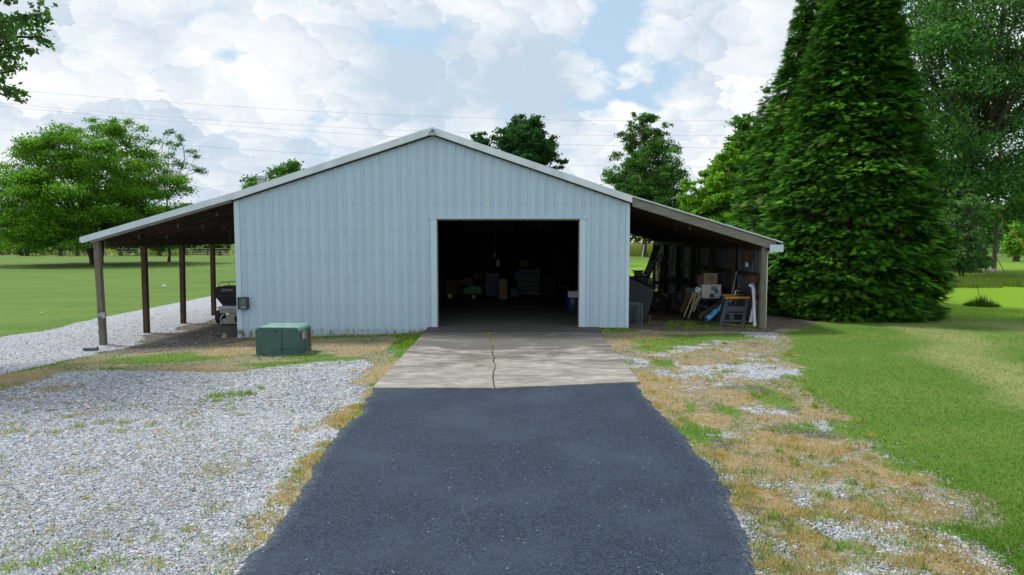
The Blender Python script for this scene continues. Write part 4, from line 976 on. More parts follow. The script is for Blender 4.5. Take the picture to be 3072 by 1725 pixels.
for k, ((ua, va), (ub, vb), lb) in enumerate(STK):
    A, B = at(ua, va, YS+.05), at(ub, vb, YS-.35 if k > 1 else YS-.1); B.z = max(B.z, 0.01)
    r = empty('wooden_stake', B, lb+' wooden stake leaning against the dark crate', 'stake', 'wooden stakes leaning in the right lean-to')
    m = MB(B); m.bar(A, B, .022, .028); m.bar(A+Vector((.03, 0, .0)), A+(B-A)*.45+Vector((.012, 0, 0)), .018, .02); m.build('shaft', M_stake if k > 1 else M_postb, r)
    m = MB(B); m.bar(A+Vector((-.05, 0, .02)), A+Vector((.06, 0, .0)), .03, .035); m.build('cross_handle', M_stake if k > 1 else M_postb, r)
# side table with cartons
YTB = 19.0
A, B = at(2092, 895, YTB), at(2158, 962, YTB)
tb2 = empty('side_table', ((A.x+B.x)/2, YTB+.3, 0), 'low dark metal side table carrying the white carton', 'table')
m = MB(tb2.location); m.box((A.x, YTB, A.z-.03), (B.x, YTB+.55, A.z)); m.build('tabletop', M_dkmetal, tb2)
for xx in (A.x+.01, B.x-.04):
    for yy in (YTB+.01, YTB+.50): m = MB(tb2.location); m.box((xx, yy, 0), (xx+.03, yy+.03, A.z-.03)); m.build('leg', M_dkmetal, tb2)
P0, P1 = at(2106, 854, YTB+.05), at(2163, 893, YTB+.05)
bxo = empty('white_carton', ((P0.x+P1.x)/2, YTB+.25, A.z), 'white printed carton with a blue picture panel on the side table', 'carton')
m = MB(bxo.location); m.prism([(P0.x, YTB+.05, A.z+.002), (P1.x-.05, YTB+.05, A.z+.002), (P1.x, YTB+.05, A.z+.07), (P1.x, YTB+.05, P0.z), (P0.x, YTB+.05, P0.z)], (0, .42, 0)); m.build('carton_body', M_cardw, bxo, bevel=.003)
def face(u0, v0, u1, v1, mt, nm, y=YTB+.046):
    a, b = at(u0, v0, y), at(u1, v1, y); m = MB(bxo.location); m.box((a.x, y-.002, b.z), (b.x, y+.001, a.z)); return m.build(nm, mt, bxo)
face(2133, 858, 2150, 873, mat('grey_print', (.16, .17, .19), (.22, .23, .25), 20, .7), 'picture_panel'); face(2144, 868, 2154, 881, mat('teal_print', (.02, .12, .20), (.05, .20, .30), 30, .6), 'picture_panel')
face(2129, 881, 2143, 893, mat('navy_print', (.03, .04, .07), (.05, .06, .1), 20, .6), 'picture_panel'); face(2146, 888, 2160, 889.3, M_ink, 'print_line', YTB+.0455)
Q0, Q1 = at(2112, 820, YTB+.1), at(2152, 853, YTB+.1)
b2 = empty('brown_carton', ((Q0.x+Q1.x)/2, YTB+.3, P0.z), 'brown cardboard carton with dark printed lines on top of the white carton', 'carton')
m = MB(b2.location); m.box((Q0.x, YTB+.1, P0.z+.003), (Q1.x, YTB+.45, Q0.z)); m.build('carton_body', M_card, b2, bevel=.003)
m = MB(b2.location)
for k in range(6):
    z = Q0.z-.05-k*.028; m.box((Q0.x+.06, YTB+.096, z), (Q1.x-.08-.03*(k % 2), YTB+.0985, z+.010))
m.build('print', M_ink, b2)
m = MB(b2.location); m.box((Q0.x-.16, YTB+.14, P0.z+.003), (Q0.x-.004, YTB+.42, Q0.z-.06)); tag(m.build('small_carton', mat('dark_red_carton', (.08, .035, .03), (.11, .05, .04), 5, .8), bevel=.003), 'dark reddish box left of the brown carton', 'box')
# rolls on the ground
def roll(ua, va, ub, vb, Y, r, mt, nm, lb, cat, ro=.0):
    A, B = at(ua, va, Y), at(ub, vb, Y-.25); A.z = max(A.z, r); B.z = max(B.z, r); m = MB(B); n = 10
    m.tube([B+(A-B)*(k/n)+Vector((0, 0, math.sin(k*1.7)*ro)) for k in range(n+1)], [r*(1+random.uniform(-.12, .12)*(ro > 0)) for _ in range(n+1)], 14)
    return tag(m.build(nm, mt, smooth=True), lb, cat)
roll(2170, 918, 2120, 958, 18.2, .07, M_blue, 'rolled_tarp', 'crumpled blue tarp rolled up on the ground left of the sawhorse', 'tarp', .01)
roll(2152, 918, 2102, 948, 18.7, .085, mat('brown_roll', (.035, .028, .028), (.05, .04, .038), 6, .9), 'carpet_roll', 'dark rolled carpet lying behind the blue tarp', 'carpet')
q = at(2101, 950, 18.4); m = MB(q); m.lathe([(.022, -.03), (.055, -.03), (.06, 0), (.055, .03), (.022, .03)], q, 'Y', 16); tag(m.build('pipe_end', mat('brown_tube', (.10, .065, .05), (.07, .045, .035), 6, .8), smooth=True), 'brown tube end ring in the weeds below the side table', 'tube')
# sawhorses
def sawhorse(lb, dx=0, dy=0):
    Ys = 17.95
    TL, TRr = at(2175, 886, Ys), at(2250, 896, Ys); BL, BR = at(2158, 974, Ys-.3), at(2237, 976, Ys-.3)
    r = empty('sawhorse', ((BL.x+BR.x)/2, Ys, 0), lb, 'sawhorse', 'sawhorses in the right lean-to'); L = r.location
    zt_ = (TL.z+TRr.z)/2
    m = MB(L); m.box((TL.x, Ys-.03, zt_-.045), (TRr.x, Ys+.05, zt_+.01), None); m.build('top_rail', M_orange, r, bevel=.006)
    m = MB(L)
    for k, (q, w) in enumerate(((.12, .03), (.36, .012), (.42, .03), (.52, .04), (.6, .02), (.7, .05))): m.box((TL.x+(TRr.x-TL.x)*q, Ys-.033, zt_-.028), (TL.x+(TRr.x-TL.x)*q+w, Ys-.031, zt_-.018))
    m.build('rail_print', M_ink, r)
    zl = zt_-.047
    for (xt_, xb_, nm) in ((TL.x+.04, BL.x+.05, 'leg'), (TRr.x-.10, BR.x-.06, 'leg')):
        for sy in (-1, 1):
            m = MB(L); yb_ = Ys+sy*.26; yt_ = Ys+sy*.03
            m.add([(xb_-.05, yb_-.012, 0), (xb_+.05, yb_-.012, 0), (xb_+.05, yb_+.012, 0), (xb_-.05, yb_+.012, 0), (xt_-.035, yt_-.012, zl), (xt_+.055, yt_-.012, zl), (xt_+.055, yt_+.012, zl), (xt_-.035, yt_+.012, zl)],
                  [(0,3,2,1),(4,5,6,7),(0,1,5,4),(1,2,6,5),(2,3,7,6),(3,0,4,7)]); m.build('leg', M_saw, r, bevel=.006)
    def cross(z0, z1, nm, inset=.0):
        f0 = 1-z0/zl; f1 = 1-z1/zl; y0_ = Ys-.03-.23*f0-.02; y1_ = Ys-.03-.23*f1-.02
        xa = lambda f: TL.x+.04+(BL.x+.05-TL.x-.04)*f+.03; xb2 = lambda f: TRr.x-.10+(BR.x-.06-TRr.x+.10)*f-.02
        m = MB(L); m.add([(xa(f0), y0_, z0), (xb2(f0), y0_, z0), (xb2(f0), y0_+.014, z0), (xa(f0), y0_+.014, z0), (xa(f1), y1_, z1), (xb2(f1), y1_, z1), (xb2(f1), y1_+.014, z1), (xa(f1), y1_+.014, z1)], [(0,3,2,1),(4,5,6,7),(0,1,5,4),(1,2,6,5),(2,3,7,6),(3,0,4,7)]); m.build(nm, M_saw, r, bevel=.004)
    cross(.36, .50, 'tray_panel'); cross(.29, .335, 'crossbar'); cross(.10, .155, 'crossbar')
    m = MB(L); f = .8; xm = (BL.x+BR.x)/2; m.box((xm-.07, Ys-.235, .157), (xm+.06, Ys-.222, .288)); m.build('center_web', M_saw, r)
    for (xx, zz) in ((TL.x+.07, zl-.06), (TL.x+.15, zl-.05), (TRr.x-.14, .52)):
        m = MB(L); m.box((xx, Ys-.105, zz), (xx+.018, Ys-.06, zz+.018)); m.build('bolt', M_metal, r)
    return r
s1 = sawhorse('folded slate sawhorse with an orange top standing nearest the lean-to opening')
s2 = copy_tree(s1); s2.location.y += .75; s2.location.x += .16; s2['label'] = 'second slate sawhorse half hidden behind the front one'
# clutter lying over the sawhorses
q = at(2222, 876, 18.3); m = MB(q)
for k in range(30):
    t = k/30*6.283; t2 = (k+1)/30*6.283; m.bar((q.x+.17*math.cos(t), 18.3, q.z+.10*math.sin(t)), (q.x+.17*math.cos(t2), 18.3, q.z+.10*math.sin(t2)), .035)
tag(m.build('rubber_ring', M_rubber), 'black rubber ring lying across the sawhorse tops', 'ring')
q = at(2212, 882, 18.25); m = MB(q); m.tube([at(2203, 884, 18.2), at(2207, 873, 18.2), at(2213, 872, 18.2), at(2222, 877, 18.2)], .016, 8); m.tube([at(2203, 884, 18.2), at(2213, 884, 18.2)], .02, 8)
tag(m.build('chrome_bracket', M_metal, smooth=True), 'bent chrome bracket on top of the sawhorses', 'bracket')
for (ua, va, ub, vb, lb) in ((2210, 815, 2196, 882, 'tall thin rod leaning behind the sawhorses'), (2219, 855, 2213, 878, 'short grey rod leaning behind the sawhorses')):
    A, B = at(ua, va, 18.9), at(ub, vb, 18.8); B2 = A+(B-A)*(A.z/(A.z-B.z)) if A.z > B.z else B; m = MB(B2); m.tube([A, B2], .013, 8); tag(m.build('leaning_rod', M_galv), lb, 'rod')
# white pipes
def pvc(ua, va, ub, vb, Y, r, nm, lb, cap):
    A, B = at(ua, va, Y+.12), at(ub, vb, Y-.12); B.z = max(B.z, .01)
    o = empty(nm, B, lb, 'pipe', 'white plastic pipes leaning by the lean-to post'); m = MB(B); m.tube([A, B], r, 18); m.build('tube', M_pvc, o, smooth=True)
    if cap:
        m = MB(B); d = (A-B).normalized(); m.tube([A-d*.16, A-d*.02], r*1.16, 18); m.tube([A-d*.03, A+d*.05+Vector((-.02, 0, 0)), A+d*.08+Vector((-.08, 0, .0)), A+d*.09+Vector((-.12, 0, .01))], [r*1.1, r*1.05, r*.95, r*.9], 16); m.build('elbow', M_pvc, o, smooth=True)
        m = MB(B); m.tube([B+d*.0, B+d*.09], r*1.15, 18); m.build('coupling', M_pvc, o, smooth=True)
pvc(2261, 866, 2265, 979, 17.55, .043, 'upright_pipe', 'upright white plastic pipe with an elbow at its top', True)
pvc(2269, 888, 2252, 968, 17.85, .052, 'leaning_pipe', 'wider white plastic pipe leaning behind the upright one', False)
# boxes on the ribbed wall
def wallbox(u, v, du, dv, Y, lb):
    xx = wx-.03; c = Vector((xx, Y, CAMZ-(v-712)/2048*Y)); h = dv/2048*Y; o = empty('wall_box', c, lb, 'box', 'wooden boxes on the ribbed wall')
    m = MB(c); m.box((xx-.20, Y-.15, c.z-h*.35), (xx-.005, Y+.15, c.z+h*.5)); m.build('box_body', mat('red_brown_box', (.13, .06, .035), (.09, .045, .03), 5, .8), o, bevel=.008)
    m = MB(c); m.lathe([(.03, c.z-h*.75), (.05, c.z-h*.73), (.05, c.z-h*.36)], (xx-.1, Y, 0), n=14); m.build('jar', M_white, o, smooth=True)
wallbox(2262, 772, 30, 38, 18.35, 'larger red brown wooden box with a white jar, high on the ribbed wall')
wallbox(2275, 838, 18, 26, 17.85, 'smaller red brown wooden box with a white jar, below the dark girt')
q = at(2215, 975, 17.45); m = MB((q.x, 17.4, 0)); A, B = gnd(2168, 974), gnd(2276, 980); m.bar(A+Vector((0, 0, .02)), B+Vector((0, 0, .02)), .05, .03); tag(m.build('ground_board', M_stake), 'thin pale board on the ground in front of the sawhorse', 'board')
q = gnd(1962, 972); m = MB(q); m.box((q.x-.10, q.y-.05, q.z), (q.x+.10, q.y+.09, q.z+.07), None); tag(m.build('stone_block', mat('grey_block', (.10, .10, .09), (.07, .07, .06), 8, .9), bevel=.01), 'low grey block on the ground beside the wire cage', 'block')
q = gnd(1948, 966); fn = empty('funnel', q, 'small pale funnel standing on its stem beside the wire cage', 'funnel'); m = MB(q); m.lathe([(.012, q.z), (.013, q.z+.11), (.055, q.z+.15), (.07, q.z+.17), (.06, q.z+.17)], (q.x, q.y, 0), n=14); m.build('cone', M_stake, fn, smooth=True)
for k, (u, v, lb) in enumerate(((2040, 885, 'old dark machine with a round housing left of the wooden stakes'),)):
    q = at(u, v, 20.5); o = empty('old_engine', (q.x, 20.5, 0), lb, 'engine'); m = MB(o.location); m.box((q.x-.3, 20.3, .1), (q.x+.25, 20.8, .62)); m.build('block', M_dark, o, bevel=.03)
    m = MB(o.location); m.lathe([(.05, -.1), (.2, -.1), (.22, -.06), (.22, .06), (.2, .1)], (q.x+.05, 20.2, .55), 'Y', 20); m.build('round_housing', mat('dull_grey_housing', (.07, .075, .09), (.05, .05, .06), 5, .6), o, smooth=True)

# ------------------------------------------------------------------ inside the garage
YG = 25.0
q = at(1410, 880, YG); lm = empty('lawn_mower', (q.x, YG, .03), 'dark green lawn mower with yellow wheels inside the garage', 'mower'); L = lm.location
m = MB(L); m.prism([(L.x-.35, YG, .2), (L.x+.45, YG, .2), (L.x+.42, YG, .5), (L.x+.1, YG, .56), (L.x-.3, YG, .42)], (0, .6, 0)); m.build('hood', mat('mower_green', (.02, .12, .03), (.03, .15, .04), 3, .4), lm, bevel=.04)
m = MB(L); m.box((L.x-.25, YG+.1, .5), (L.x+.1, YG+.5, .85)); m.build('seat', M_black, lm, bevel=.05)
for (u, r_) in ((1421, .11), (1350, .14)):
    c = at(u, 877, YG-.05); m = MB(L); m.lathe([(r_*.5, -.05), (r_, -.05), (r_, .05), (r_*.5, .05)], (c.x, YG-.05, .03+r_), 'Y', 20); w = m.build('wheel', M_rubber, lm, smooth=True)
    m = MB(L); m.lathe([(r_*.2, -.058), (r_*.6, -.055), (r_*.6, .05), (r_*.2, .05)], (c.x, YG-.05, .03+r_), 'Y', 16); m.build('rim', mat('rim_yellow', (.75, .48, .03), (.7, .45, .03), 3, .4), w, smooth=True)
A, B = at(1497, 845, YG), at(1522, 886, YG); m = MB(((A.x+B.x)/2, YG, .03)); m.box((A.x, YG, .031), (B.x, YG+.35, A.z)); tag(m.build('cardboard_box', M_card, bevel=.004), 'brown cardboard box on the garage floor near the middle', 'box')
m = MB(((A.x+B.x)/2, YG, A.z)); 
for k in range(5): m.tube([(A.x+.04+k*.05, YG+.1+.04*(k % 2), A.z-.02), (A.x+.05+k*.05, YG+.08, A.z+.07+.02*(k % 3))], .018, 8)
tag(m.build('white_bottles', M_white), 'white bottle tops poking out of the cardboard box', 'bottles', kind='thing')
A, B = at(1456, 818, 26.5), at(1498, 872, 26.5); m = MB((A.x, 26.5, .03)); m.box((A.x, 26.5, .031), (B.x, 27.0, A.z)); tag(m.build('blue_cabinet', mat('dull_blue_cabinet', (.03, .06, .12), (.02, .05, .1), 4, .5), bevel=.01), 'dull blue low cabinet left of the cardboard box', 'cabinet')
A, B = at(1706, 875, 20.6), at(1735, 893, 20.6)
m = MB(((A.x+B.x)/2, 20.7, .03)); bc = ((A.x+B.x)/2+.03, 20.8, 0); m.lathe([(.23, .031), (.25, .06), (.25, B.z-.03), (.235, B.z)], bc, n=24); tag(m.build('blue_barrel', mat('barrel_blue', (.012, .025, .09), (.015, .03, .1), 3, .4), smooth=True), 'dark blue barrel just inside the right door jamb', 'barrel')
m = MB((A.x, 20.7, B.z)); m.box((A.x, 20.66, B.z+.002), (B.x, 20.95, A.z)); tag(m.build('white_bin', M_white, bevel=.012), 'small white bin on top of the blue barrel', 'bin')
A, B = at(1672, 830, 24), at(1690, 905, 24); ld = empty('step_ladder', (1.65, 24, .03), 'aluminium step ladder leaning deep on the right of the garage', 'ladder')
a0, a1 = at(1680, 905, 24), at(1668, 735, 24.8); a0.z = .04
for s_ in (0, .36): m = MB(ld.location); m.bar(a0+Vector((s_, 0, 0)), a1+Vector((s_, 0, 0)), .03, .07); m.build('rail', M_dkmetal, ld)
for k in range(1, 8): m = MB(ld.location); p = a0+(a1-a0)*(k/8); m.bar(p+Vector((.016, 0, 0)), p+Vector((.344, 0, 0)), .03, .03); m.build('rung', M_dkmetal, ld)
for k in range(3):
    m = MB((2.35, 22.6, .03+k*.2)); m.lathe([(.17, .03+k*.2), (.30, .035+k*.2), (.32, .09+k*.2), (.32, .16+k*.2), (.30, .22+k*.2), (.17, .225+k*.2)], (2.35-.02*k, 22.6, 0), n=24); tag(m.build('spare_tyre', M_rubber, smooth=True), ('bottom', 'middle', 'top')[k]+' tyre of the stack inside the right garage wall', 'tyre', 'tyres stacked in the garage')
tcx = empty('tool_chest', (.6, 27.0, .03), 'dark grey tool chest with drawers deep in the garage', 'tool chest'); m = MB(tcx.location); m.box((.2, 27.0, .03), (1.1, 27.5, 1.05)); m.build('cabinet', mat('chest_grey', (.05, .055, .06), (.04, .04, .045), 4, .45), tcx, bevel=.01)
for k in range(5): m = MB(tcx.location); m.box((.24, 26.975, .12+k*.18), (1.06, 26.998, .27+k*.18)); m.build('drawer', M_black, tcx)
bcy = empty('hoist_chain', (-.6, 24.0, 2.9), 'thin hanging chain hoist in the middle of the garage', 'hoist'); m = MB(bcy.location); m.tube([(-.6, 24, 3.05), (-.6, 24, 1.75)], .012, 6); m.build('chain', M_galv, bcy); m = MB(bcy.location); m.box((-.66, 23.95, 1.6), (-.54, 24.05, 1.76)); m.build('hook_block', M_dkmetal, bcy, bevel=.02)
for k, (xx, yy, w, h, mt, lb) in enumerate(((-2.9, 25.5, .7, .9, M_dark, 'tall dark crate at the left of the garage mower'), (-2.2, 27.3, .9, .55, M_card, 'wide brown carton behind the garage mower'), (.1, 25.8, .35, .35, M_black, 'small black case right of the cardboard box'), (1.4, 26.2, .6, .75, M_blackfab, 'dark upright bag near the garage ladder'), (-.9, 28.0, .5, 2.2, M_dark, 'tall dark locker at the back of the garage'))):
    m = MB((xx, yy, .03)); m.box((xx-w/2, yy, .031), (xx+w/2, yy+.45, .03+h)); tag(m.build(('crate', 'carton', 'case', 'bag', 'locker')[k], mt, bevel=.02), lb, ('crate', 'carton', 'case', 'bag', 'locker')[k])
sh = empty('storage_shelf', (-.6, 28.5, .03), 'dark storage shelf against the back of the garage', 'shelf')
for xx in (-2.0, -.4, 1.0):
    m = MB(sh.location); m.box((xx, 28.3, .03), (xx+.06, 28.36, 1.9)); m.build('upright', M_dark, sh)
for zz in (.5, 1.05, 1.6): m = MB(sh.location); m.box((-2.0, 28.38, zz), (1.06, 28.9, zz+.04)); m.build('shelf_board', M_dark, sh)
for k, (xx, zz, mt, lb) in enumerate(((-1.6, .54, M_card, 'pale box on the lowest storage shelf'), (-.9, 1.09, M_galv, 'white tub on the middle storage shelf'), (.3, 1.09, M_card, 'brown box on the middle storage shelf'), (.1, .54, M_blueplate, 'blue case on the lowest storage shelf'))):
    m = MB((xx, 28.6, zz)); m.box((xx, 28.45, zz+.002), (xx+.38, 28.8, zz+.28)); tag(m.build(('box', 'tub', 'box', 'case')[k], mt, bevel=.01), lb, ('box', 'tub', 'box', 'case')[k])
m = MB((-3.2, 24.5, 0)); r_ = empty('red_reflector', at(1389, 845, 24.6), 'small red reflector glinting on the left side of the garage', 'reflector'); m = MB(r_.location); m.lathe([(.01, 0), (.05, 0), (.05, .02)], r_.location, 'Y', 12); m.build('lens', mat('red_lens', (.5, .02, .04), (.4, .02, .04), 3, .3), r_)
m = MB(r_.location); m.tube([r_.location+Vector((0, .02, -.05)), (r_.location.x, 24.62, .04)], .012, 6); m.build('stem', M_dkmetal, r_)

# ------------------------------------------------------------------ trees
LS = 1.28
def unit(v): return v/np.maximum(np.linalg.norm(v, axis=1, keepdims=True), 1e-9)
def leaf_quads(C, size, cols, up=.5, aspect=.55, droop=0.0, dirs=None):
    N = len(C); d = unit(rng.normal(size=(N, 3))) if dirs is None else dirs
    if droop: d = unit(d+np.array([0, 0, -droop]))
    nrm = unit(rng.normal(size=(N, 3))+np.array([0, 0, up*2]))
    s = unit(np.cross(d, nrm)); size = size*LS*rng.uniform(.65, 1.25, (N, 1))
    a = C-d*size*.5; b = C+s*size*aspect*.5; c = C+d*size*.5; e = C-s*size*aspect*.5
    V = np.stack([a, b, c, e], 1).reshape(-1, 3); Fq = np.arange(4*N).reshape(N, 4)
    return V, Fq, cols
def pal(n, cols, w=None, jit=.18):
    cols = np.array(cols); i = rng.choice(len(cols), n, p=w); c = cols[i]*rng.uniform(1-jit, 1+jit, (n, 1)); return c
def limb(m, a, b, r0, r1, bend=.12, n=5):
    a = Vector(a); b = Vector(b); d = b-a; L = d.length; off = Vector((random.uniform(-1, 1), random.uniform(-1, 1), random.uniform(.1, .9)))*bend*L
    pts = [a+d*(k/n)+off*math.sin(math.pi*k/n)+Vector((random.uniform(-1, 1), random.uniform(-1, 1), random.uniform(-1, 1)))*L*.02*(0 < k < n) for k in range(n+1)]
    m.tube(pts, [r0+(r1-r0)*(k/n)**.8 for k in range(n+1)], 6, cap=False); return pts
def broad_tree(name, label, base, clumps, leaves, lsize, cols, trunk_r, fork_z, w=None, cat='tree', group=None, spread=.55, flat=.6, twig=9, stems=1, lean=(0, 0), droop=0.2, up=.5, mtrunk=None, branches=True, cl_jit=.22):
    """clumps: list of (x, y, z, r) in world space"""
    base = Vector(base); t = empty(name, base, label, cat, group)
    m = MB(base); tops = []
    for s in range(stems):
        an = s/stems*6.28+.7; top = base+Vector((lean[0]+math.cos(an)*.25*(stems > 1)*fork_z, lean[1]+math.sin(an)*.1*(stems > 1)*fork_z, fork_z))
        limb(m, base+Vector((math.cos(an)*trunk_r*.4*(stems > 1), 0, -.2)), top, trunk_r/(1 if stems == 1 else 1.5), trunk_r*.55, .05, 7); tops.append(top)
    if stems == 1:
        m.tube([base+Vector((0, 0, -.2)), base+Vector((0, 0, .15)), base+Vector((0, 0, .6))], [trunk_r*1.7, trunk_r*1.2, trunk_r*.98], 10, cap=False)
    CL = np.array(clumps, float); n = len(CL)
    if branches:
        for k in range(0, n, max(1, n//60)):
            c = Vector(CL[k, :3]); tp_ = min(tops, key=lambda q: (q-c).length); f = random.uniform(.55, 1.0)
            st = base+(tp_-base)*f if c.z < tp_.z+1 else tp_
            limb(m, st, c, trunk_r*random.uniform(.18, .36), .015+trunk_r*.03, .13, 5)
    m.build('trunk', mtrunk or M_bark, t, smooth=True)
    vol = CL[:, 3]**2; cnt = np.maximum((leaves*vol/vol.sum()).astype(int), 20); Cs = []; Cc = []
    for k in range(n):
        N = cnt[k]; r = CL[k, 3]; nt = max(3, int(twig*(r/np.median(CL[:, 3]))**1.5))
        u = unit(rng.normal(size=(nt, 3))); tw = CL[k, :3]+u*r*(rng.uniform(.25, 1, (nt, 1))**.6)*np.array([1, 1, flat])
        i = rng.integers(0, nt, N); P_ = tw[i]+rng.normal(size=(N, 3))*r*spread*.5*np.array([1, 1, .5])
        Cs.append(P_); base_c = pal(N, cols, w); Cc.append(base_c*(1+rng.uniform(-cl_jit, cl_jit))*rng.uniform(1-cl_jit, 1+cl_jit, (nt, 1))[i])
    C = np.concatenate(Cs); cc = np.concatenate(Cc)
    V, Fq, cc = leaf_quads(C, lsize, cc, up=up, droop=droop)
    np_mesh('crown', V-np.array(base), Fq, M_leaf, cc, parent=t)
    return t
def env_clumps(cx, cy, z0, z1, prof, n, rr, yscale=1.0, outer=.55):
    """clumps through an envelope; prof = radius at relative heights"""
    out = []; hs = np.linspace(0, 1, len(prof))
    wts = np.interp(np.linspace(0, 1, 200), hs, prof)**1.4+.05; wts /= wts.sum()
    for _ in range(n):
        t = rng.choice(200, p=wts)/199; Rr_ = float(np.interp(t, hs, prof)); a = rng.uniform(0, 6.283); q = rng.uniform(0, 1)**outer
        r = rr*rng.uniform(.65, 1.25)*(.75+.25*Rr_/max(prof)); rad = max(0, Rr_-r*.55)*q
        out.append((cx+math.cos(a)*rad, cy+math.sin(a)*rad*yscale, z0+(z1-z0)*t, r))
    return out
G_MID = [(0.088, 0.232, 0.024), (0.120, 0.287, 0.032), (0.061, 0.177, 0.024)]
G_YEL = [(0.180, 0.342, 0.022), (0.138, 0.294, 0.022), (0.084, 0.216, 0.019), (0.252, 0.372, 0.026)]
G_DRK = [(0.060, 0.150, 0.058), (0.079, 0.186, 0.062), (0.043, 0.114, 0.046)]
G_BRT = [(0.216, 0.432, 0.032), (0.162, 0.356, 0.030), (0.302, 0.486, 0.049), (0.119, 0.281, 0.032)]
G_SWG = [(0.076, 0.183, 0.049), (0.104, 0.232, 0.055), (0.059, 0.140, 0.044), (0.146, 0.275, 0.055)]

# big spreading tree on the left lawn
b = gnd(292, 793); s = b.y/F
def wz(v, Y): return CAMZ-(v-712)/2048*Y
cl = []
prof = [1.0, 1.04, 1.0, .98, .90, .76, .58, .38]
cl = env_clumps(b.x-.6, b.y, wz(748, b.y)+.5, wz(352, b.y)-1.0, [p*11.0 for p in prof], 270, 1.5, .9, .42)
cl += [(b.x+x_, b.y-5+y_, z_, 1.3) for (x_, y_, z_) in ((8.2, 0, 3.4), (9.4, .5, 2.6), (9.9, 1, 3.6), (-9.5, 0, 3.2), (-10, 0, 5), (6.5, 2, 2.3), (-7, 1, 2.2))]
cl += [(at(u, v, b.y).x, b.y+yy, at(u, v, b.y).z, r_) for (u, v, r_, yy) in ((330, 358, .8, 0), (370, 362, .8, 1), (415, 385, .9, 0), (450, 420, .8, 1), (290, 365, .8, -1), (230, 390, 1.0, 0), (180, 410, 1.0, 0), (110, 440, .9, -1), (60, 470, 1.0, 0), (20, 500, 1.1, -1), (-40, 540, 1.2, 0))]
broad_tree('spreading_tree', 'large spreading yellow green tree with forked trunk on the left lawn', b, cl, 145000, .215, G_YEL+G_MID, .62, 3.2, w=[.2, .2, .16, .05, .16, .12, .11], stems=4, flat=.42, twig=13, spread=.6, droop=.1, up=1.0, cl_jit=.26)
# thin upright tree beside it
Y = 84; q = at(505, 712, Y); cl = []
for (u, v, r_) in ((500, 400, .5), (520, 395, .5), (545, 410, .6), (500, 430, .6), (540, 440, .7), (570, 455, .7), (580, 470, .6), (510, 465, .7), (525, 490, .8), (560, 500, .7), (590, 505, .8), (598, 515, .6), (550, 530, .8), (510, 520, .8), (530, 560, 1.0), (500, 470, .4), (556, 425, .4)):
    p = at(u, v, Y); cl.append((p.x, Y+rng.uniform(-1, 1), p.z, r_))
broad_tree('thin_tree', 'thin airy tree rising behind the right side of the spreading tree', (q.x, Y, tz(q.x, Y)), cl, 3200, .17, G_DRK+G_SWG, .16, 7.5, spread=.75, twig=5)
# tree tops behind the left roof slope
Y = 46; q = at(812, 712, Y); cl = []
for (u, v, r_) in ((745, 540, .5), (760, 530, .45), (775, 555, .6), (800, 545, .5), (822, 525, .5), (840, 510, .5), (860, 497, .5), (880, 492, .5), (895, 500, .4), (850, 520, .6), (880, 515, .6), (905, 520, .4), (740, 560, .5), (830, 550, .7), (790, 570, .8), (870, 550, .9), (750, 590, .9), (810, 600, 1.0), (880, 600, 1.0)):
    p = at(u, v, Y); cl.append((p.x, Y+rng.uniform(-.6, .6), p.z, r_))
broad_tree('leafy_tree', 'leafy tree whose top shows over the left roof slope by the vent', (q.x, Y, tz(q.x, Y)), cl, 5200, .17, G_SWG+G_MID, .2, 3.0, spread=.7, twig=6)
# pines behind the ridge
def pine(name, label, u, v_top, v_bot, hw, Y, n, leaves, extra=()):
    q = at(u, 712, Y); z1 = wz(v_top, Y); z0 = wz(v_bot, Y); cl = []
    hwm = hw/2048*Y
    cl = env_clumps(q.x, Y, z0, z1-.7, [hwm*k for k in (.75, .95, 1.0, .95, .9, .72, .45)], n, .85, 1.0, .4)
    cl += [(at(a, b_, Y).x, Y, at(a, b_, Y).z, c) for (a, b_, c) in extra]
    t = broad_tree(name, label, (q.x, Y, tz(q.x, Y)), cl, leaves, .22, [(.042, .120, .038), (.062, .160, .045), (.030, .088, .030)], .26, z1-1.5, cat='pine', flat=.8, twig=7, spread=.5, droop=-.5, up=0, group='pines behind the ridge', cl_jit=.3)
    return t
pine('pine_tree', 'broad dark pine crown behind the right roof slope', 1580, 350, 520, 82, 60, 75, 26000, [(1560, 360, .7), (1600, 362, .7), (1640, 420, .8), (1655, 450, .8), (1500, 400, .8), (1510, 430, .8), (1530, 385, .7), (1680, 490, .6), (1690, 482, .4), (1640, 500, .9)])
pine('small_pine_tree', 'small dark pine crown just right of the ridge', 1440, 400, 520, 38, 63, 22, 7000, [(1425, 410, .5), (1445, 402, .5), (1475, 420, .5), (1490, 425, .4)])
# sweetgum right of centre
Y = gnd(1932, 769).y; q = gnd(1932, 769)
cl = env_clumps(at(1940, 500, Y).x, Y, wz(660, Y), wz(345, Y)-.6, [x_*5.1 for x_ in (.75, .95, 1.0, 1.0, .92, .78, .60, .42, .2)], 170, 1.0, 1, .45)
cl += [(at(u, v, Y).x, Y, at(u, v, Y).z, r_) for (u, v, r_) in ((1905, 345, .5), (1930, 342, .5), (1960, 350, .5), (2000, 375, .6), (1890, 370, .6), (1870, 400, .8), (1850, 470, .9), (2030, 450, .8), (2045, 520, .9), (1920, 355, .7), (1950, 358, .7))]
sg = broad_tree('sweetgum_tree', 'tall dark green oval tree standing behind the right lean-to', q, cl, 68000, .215, G_SWG, .33, wz(470, Y), twig=9, flat=.8, spread=.6)
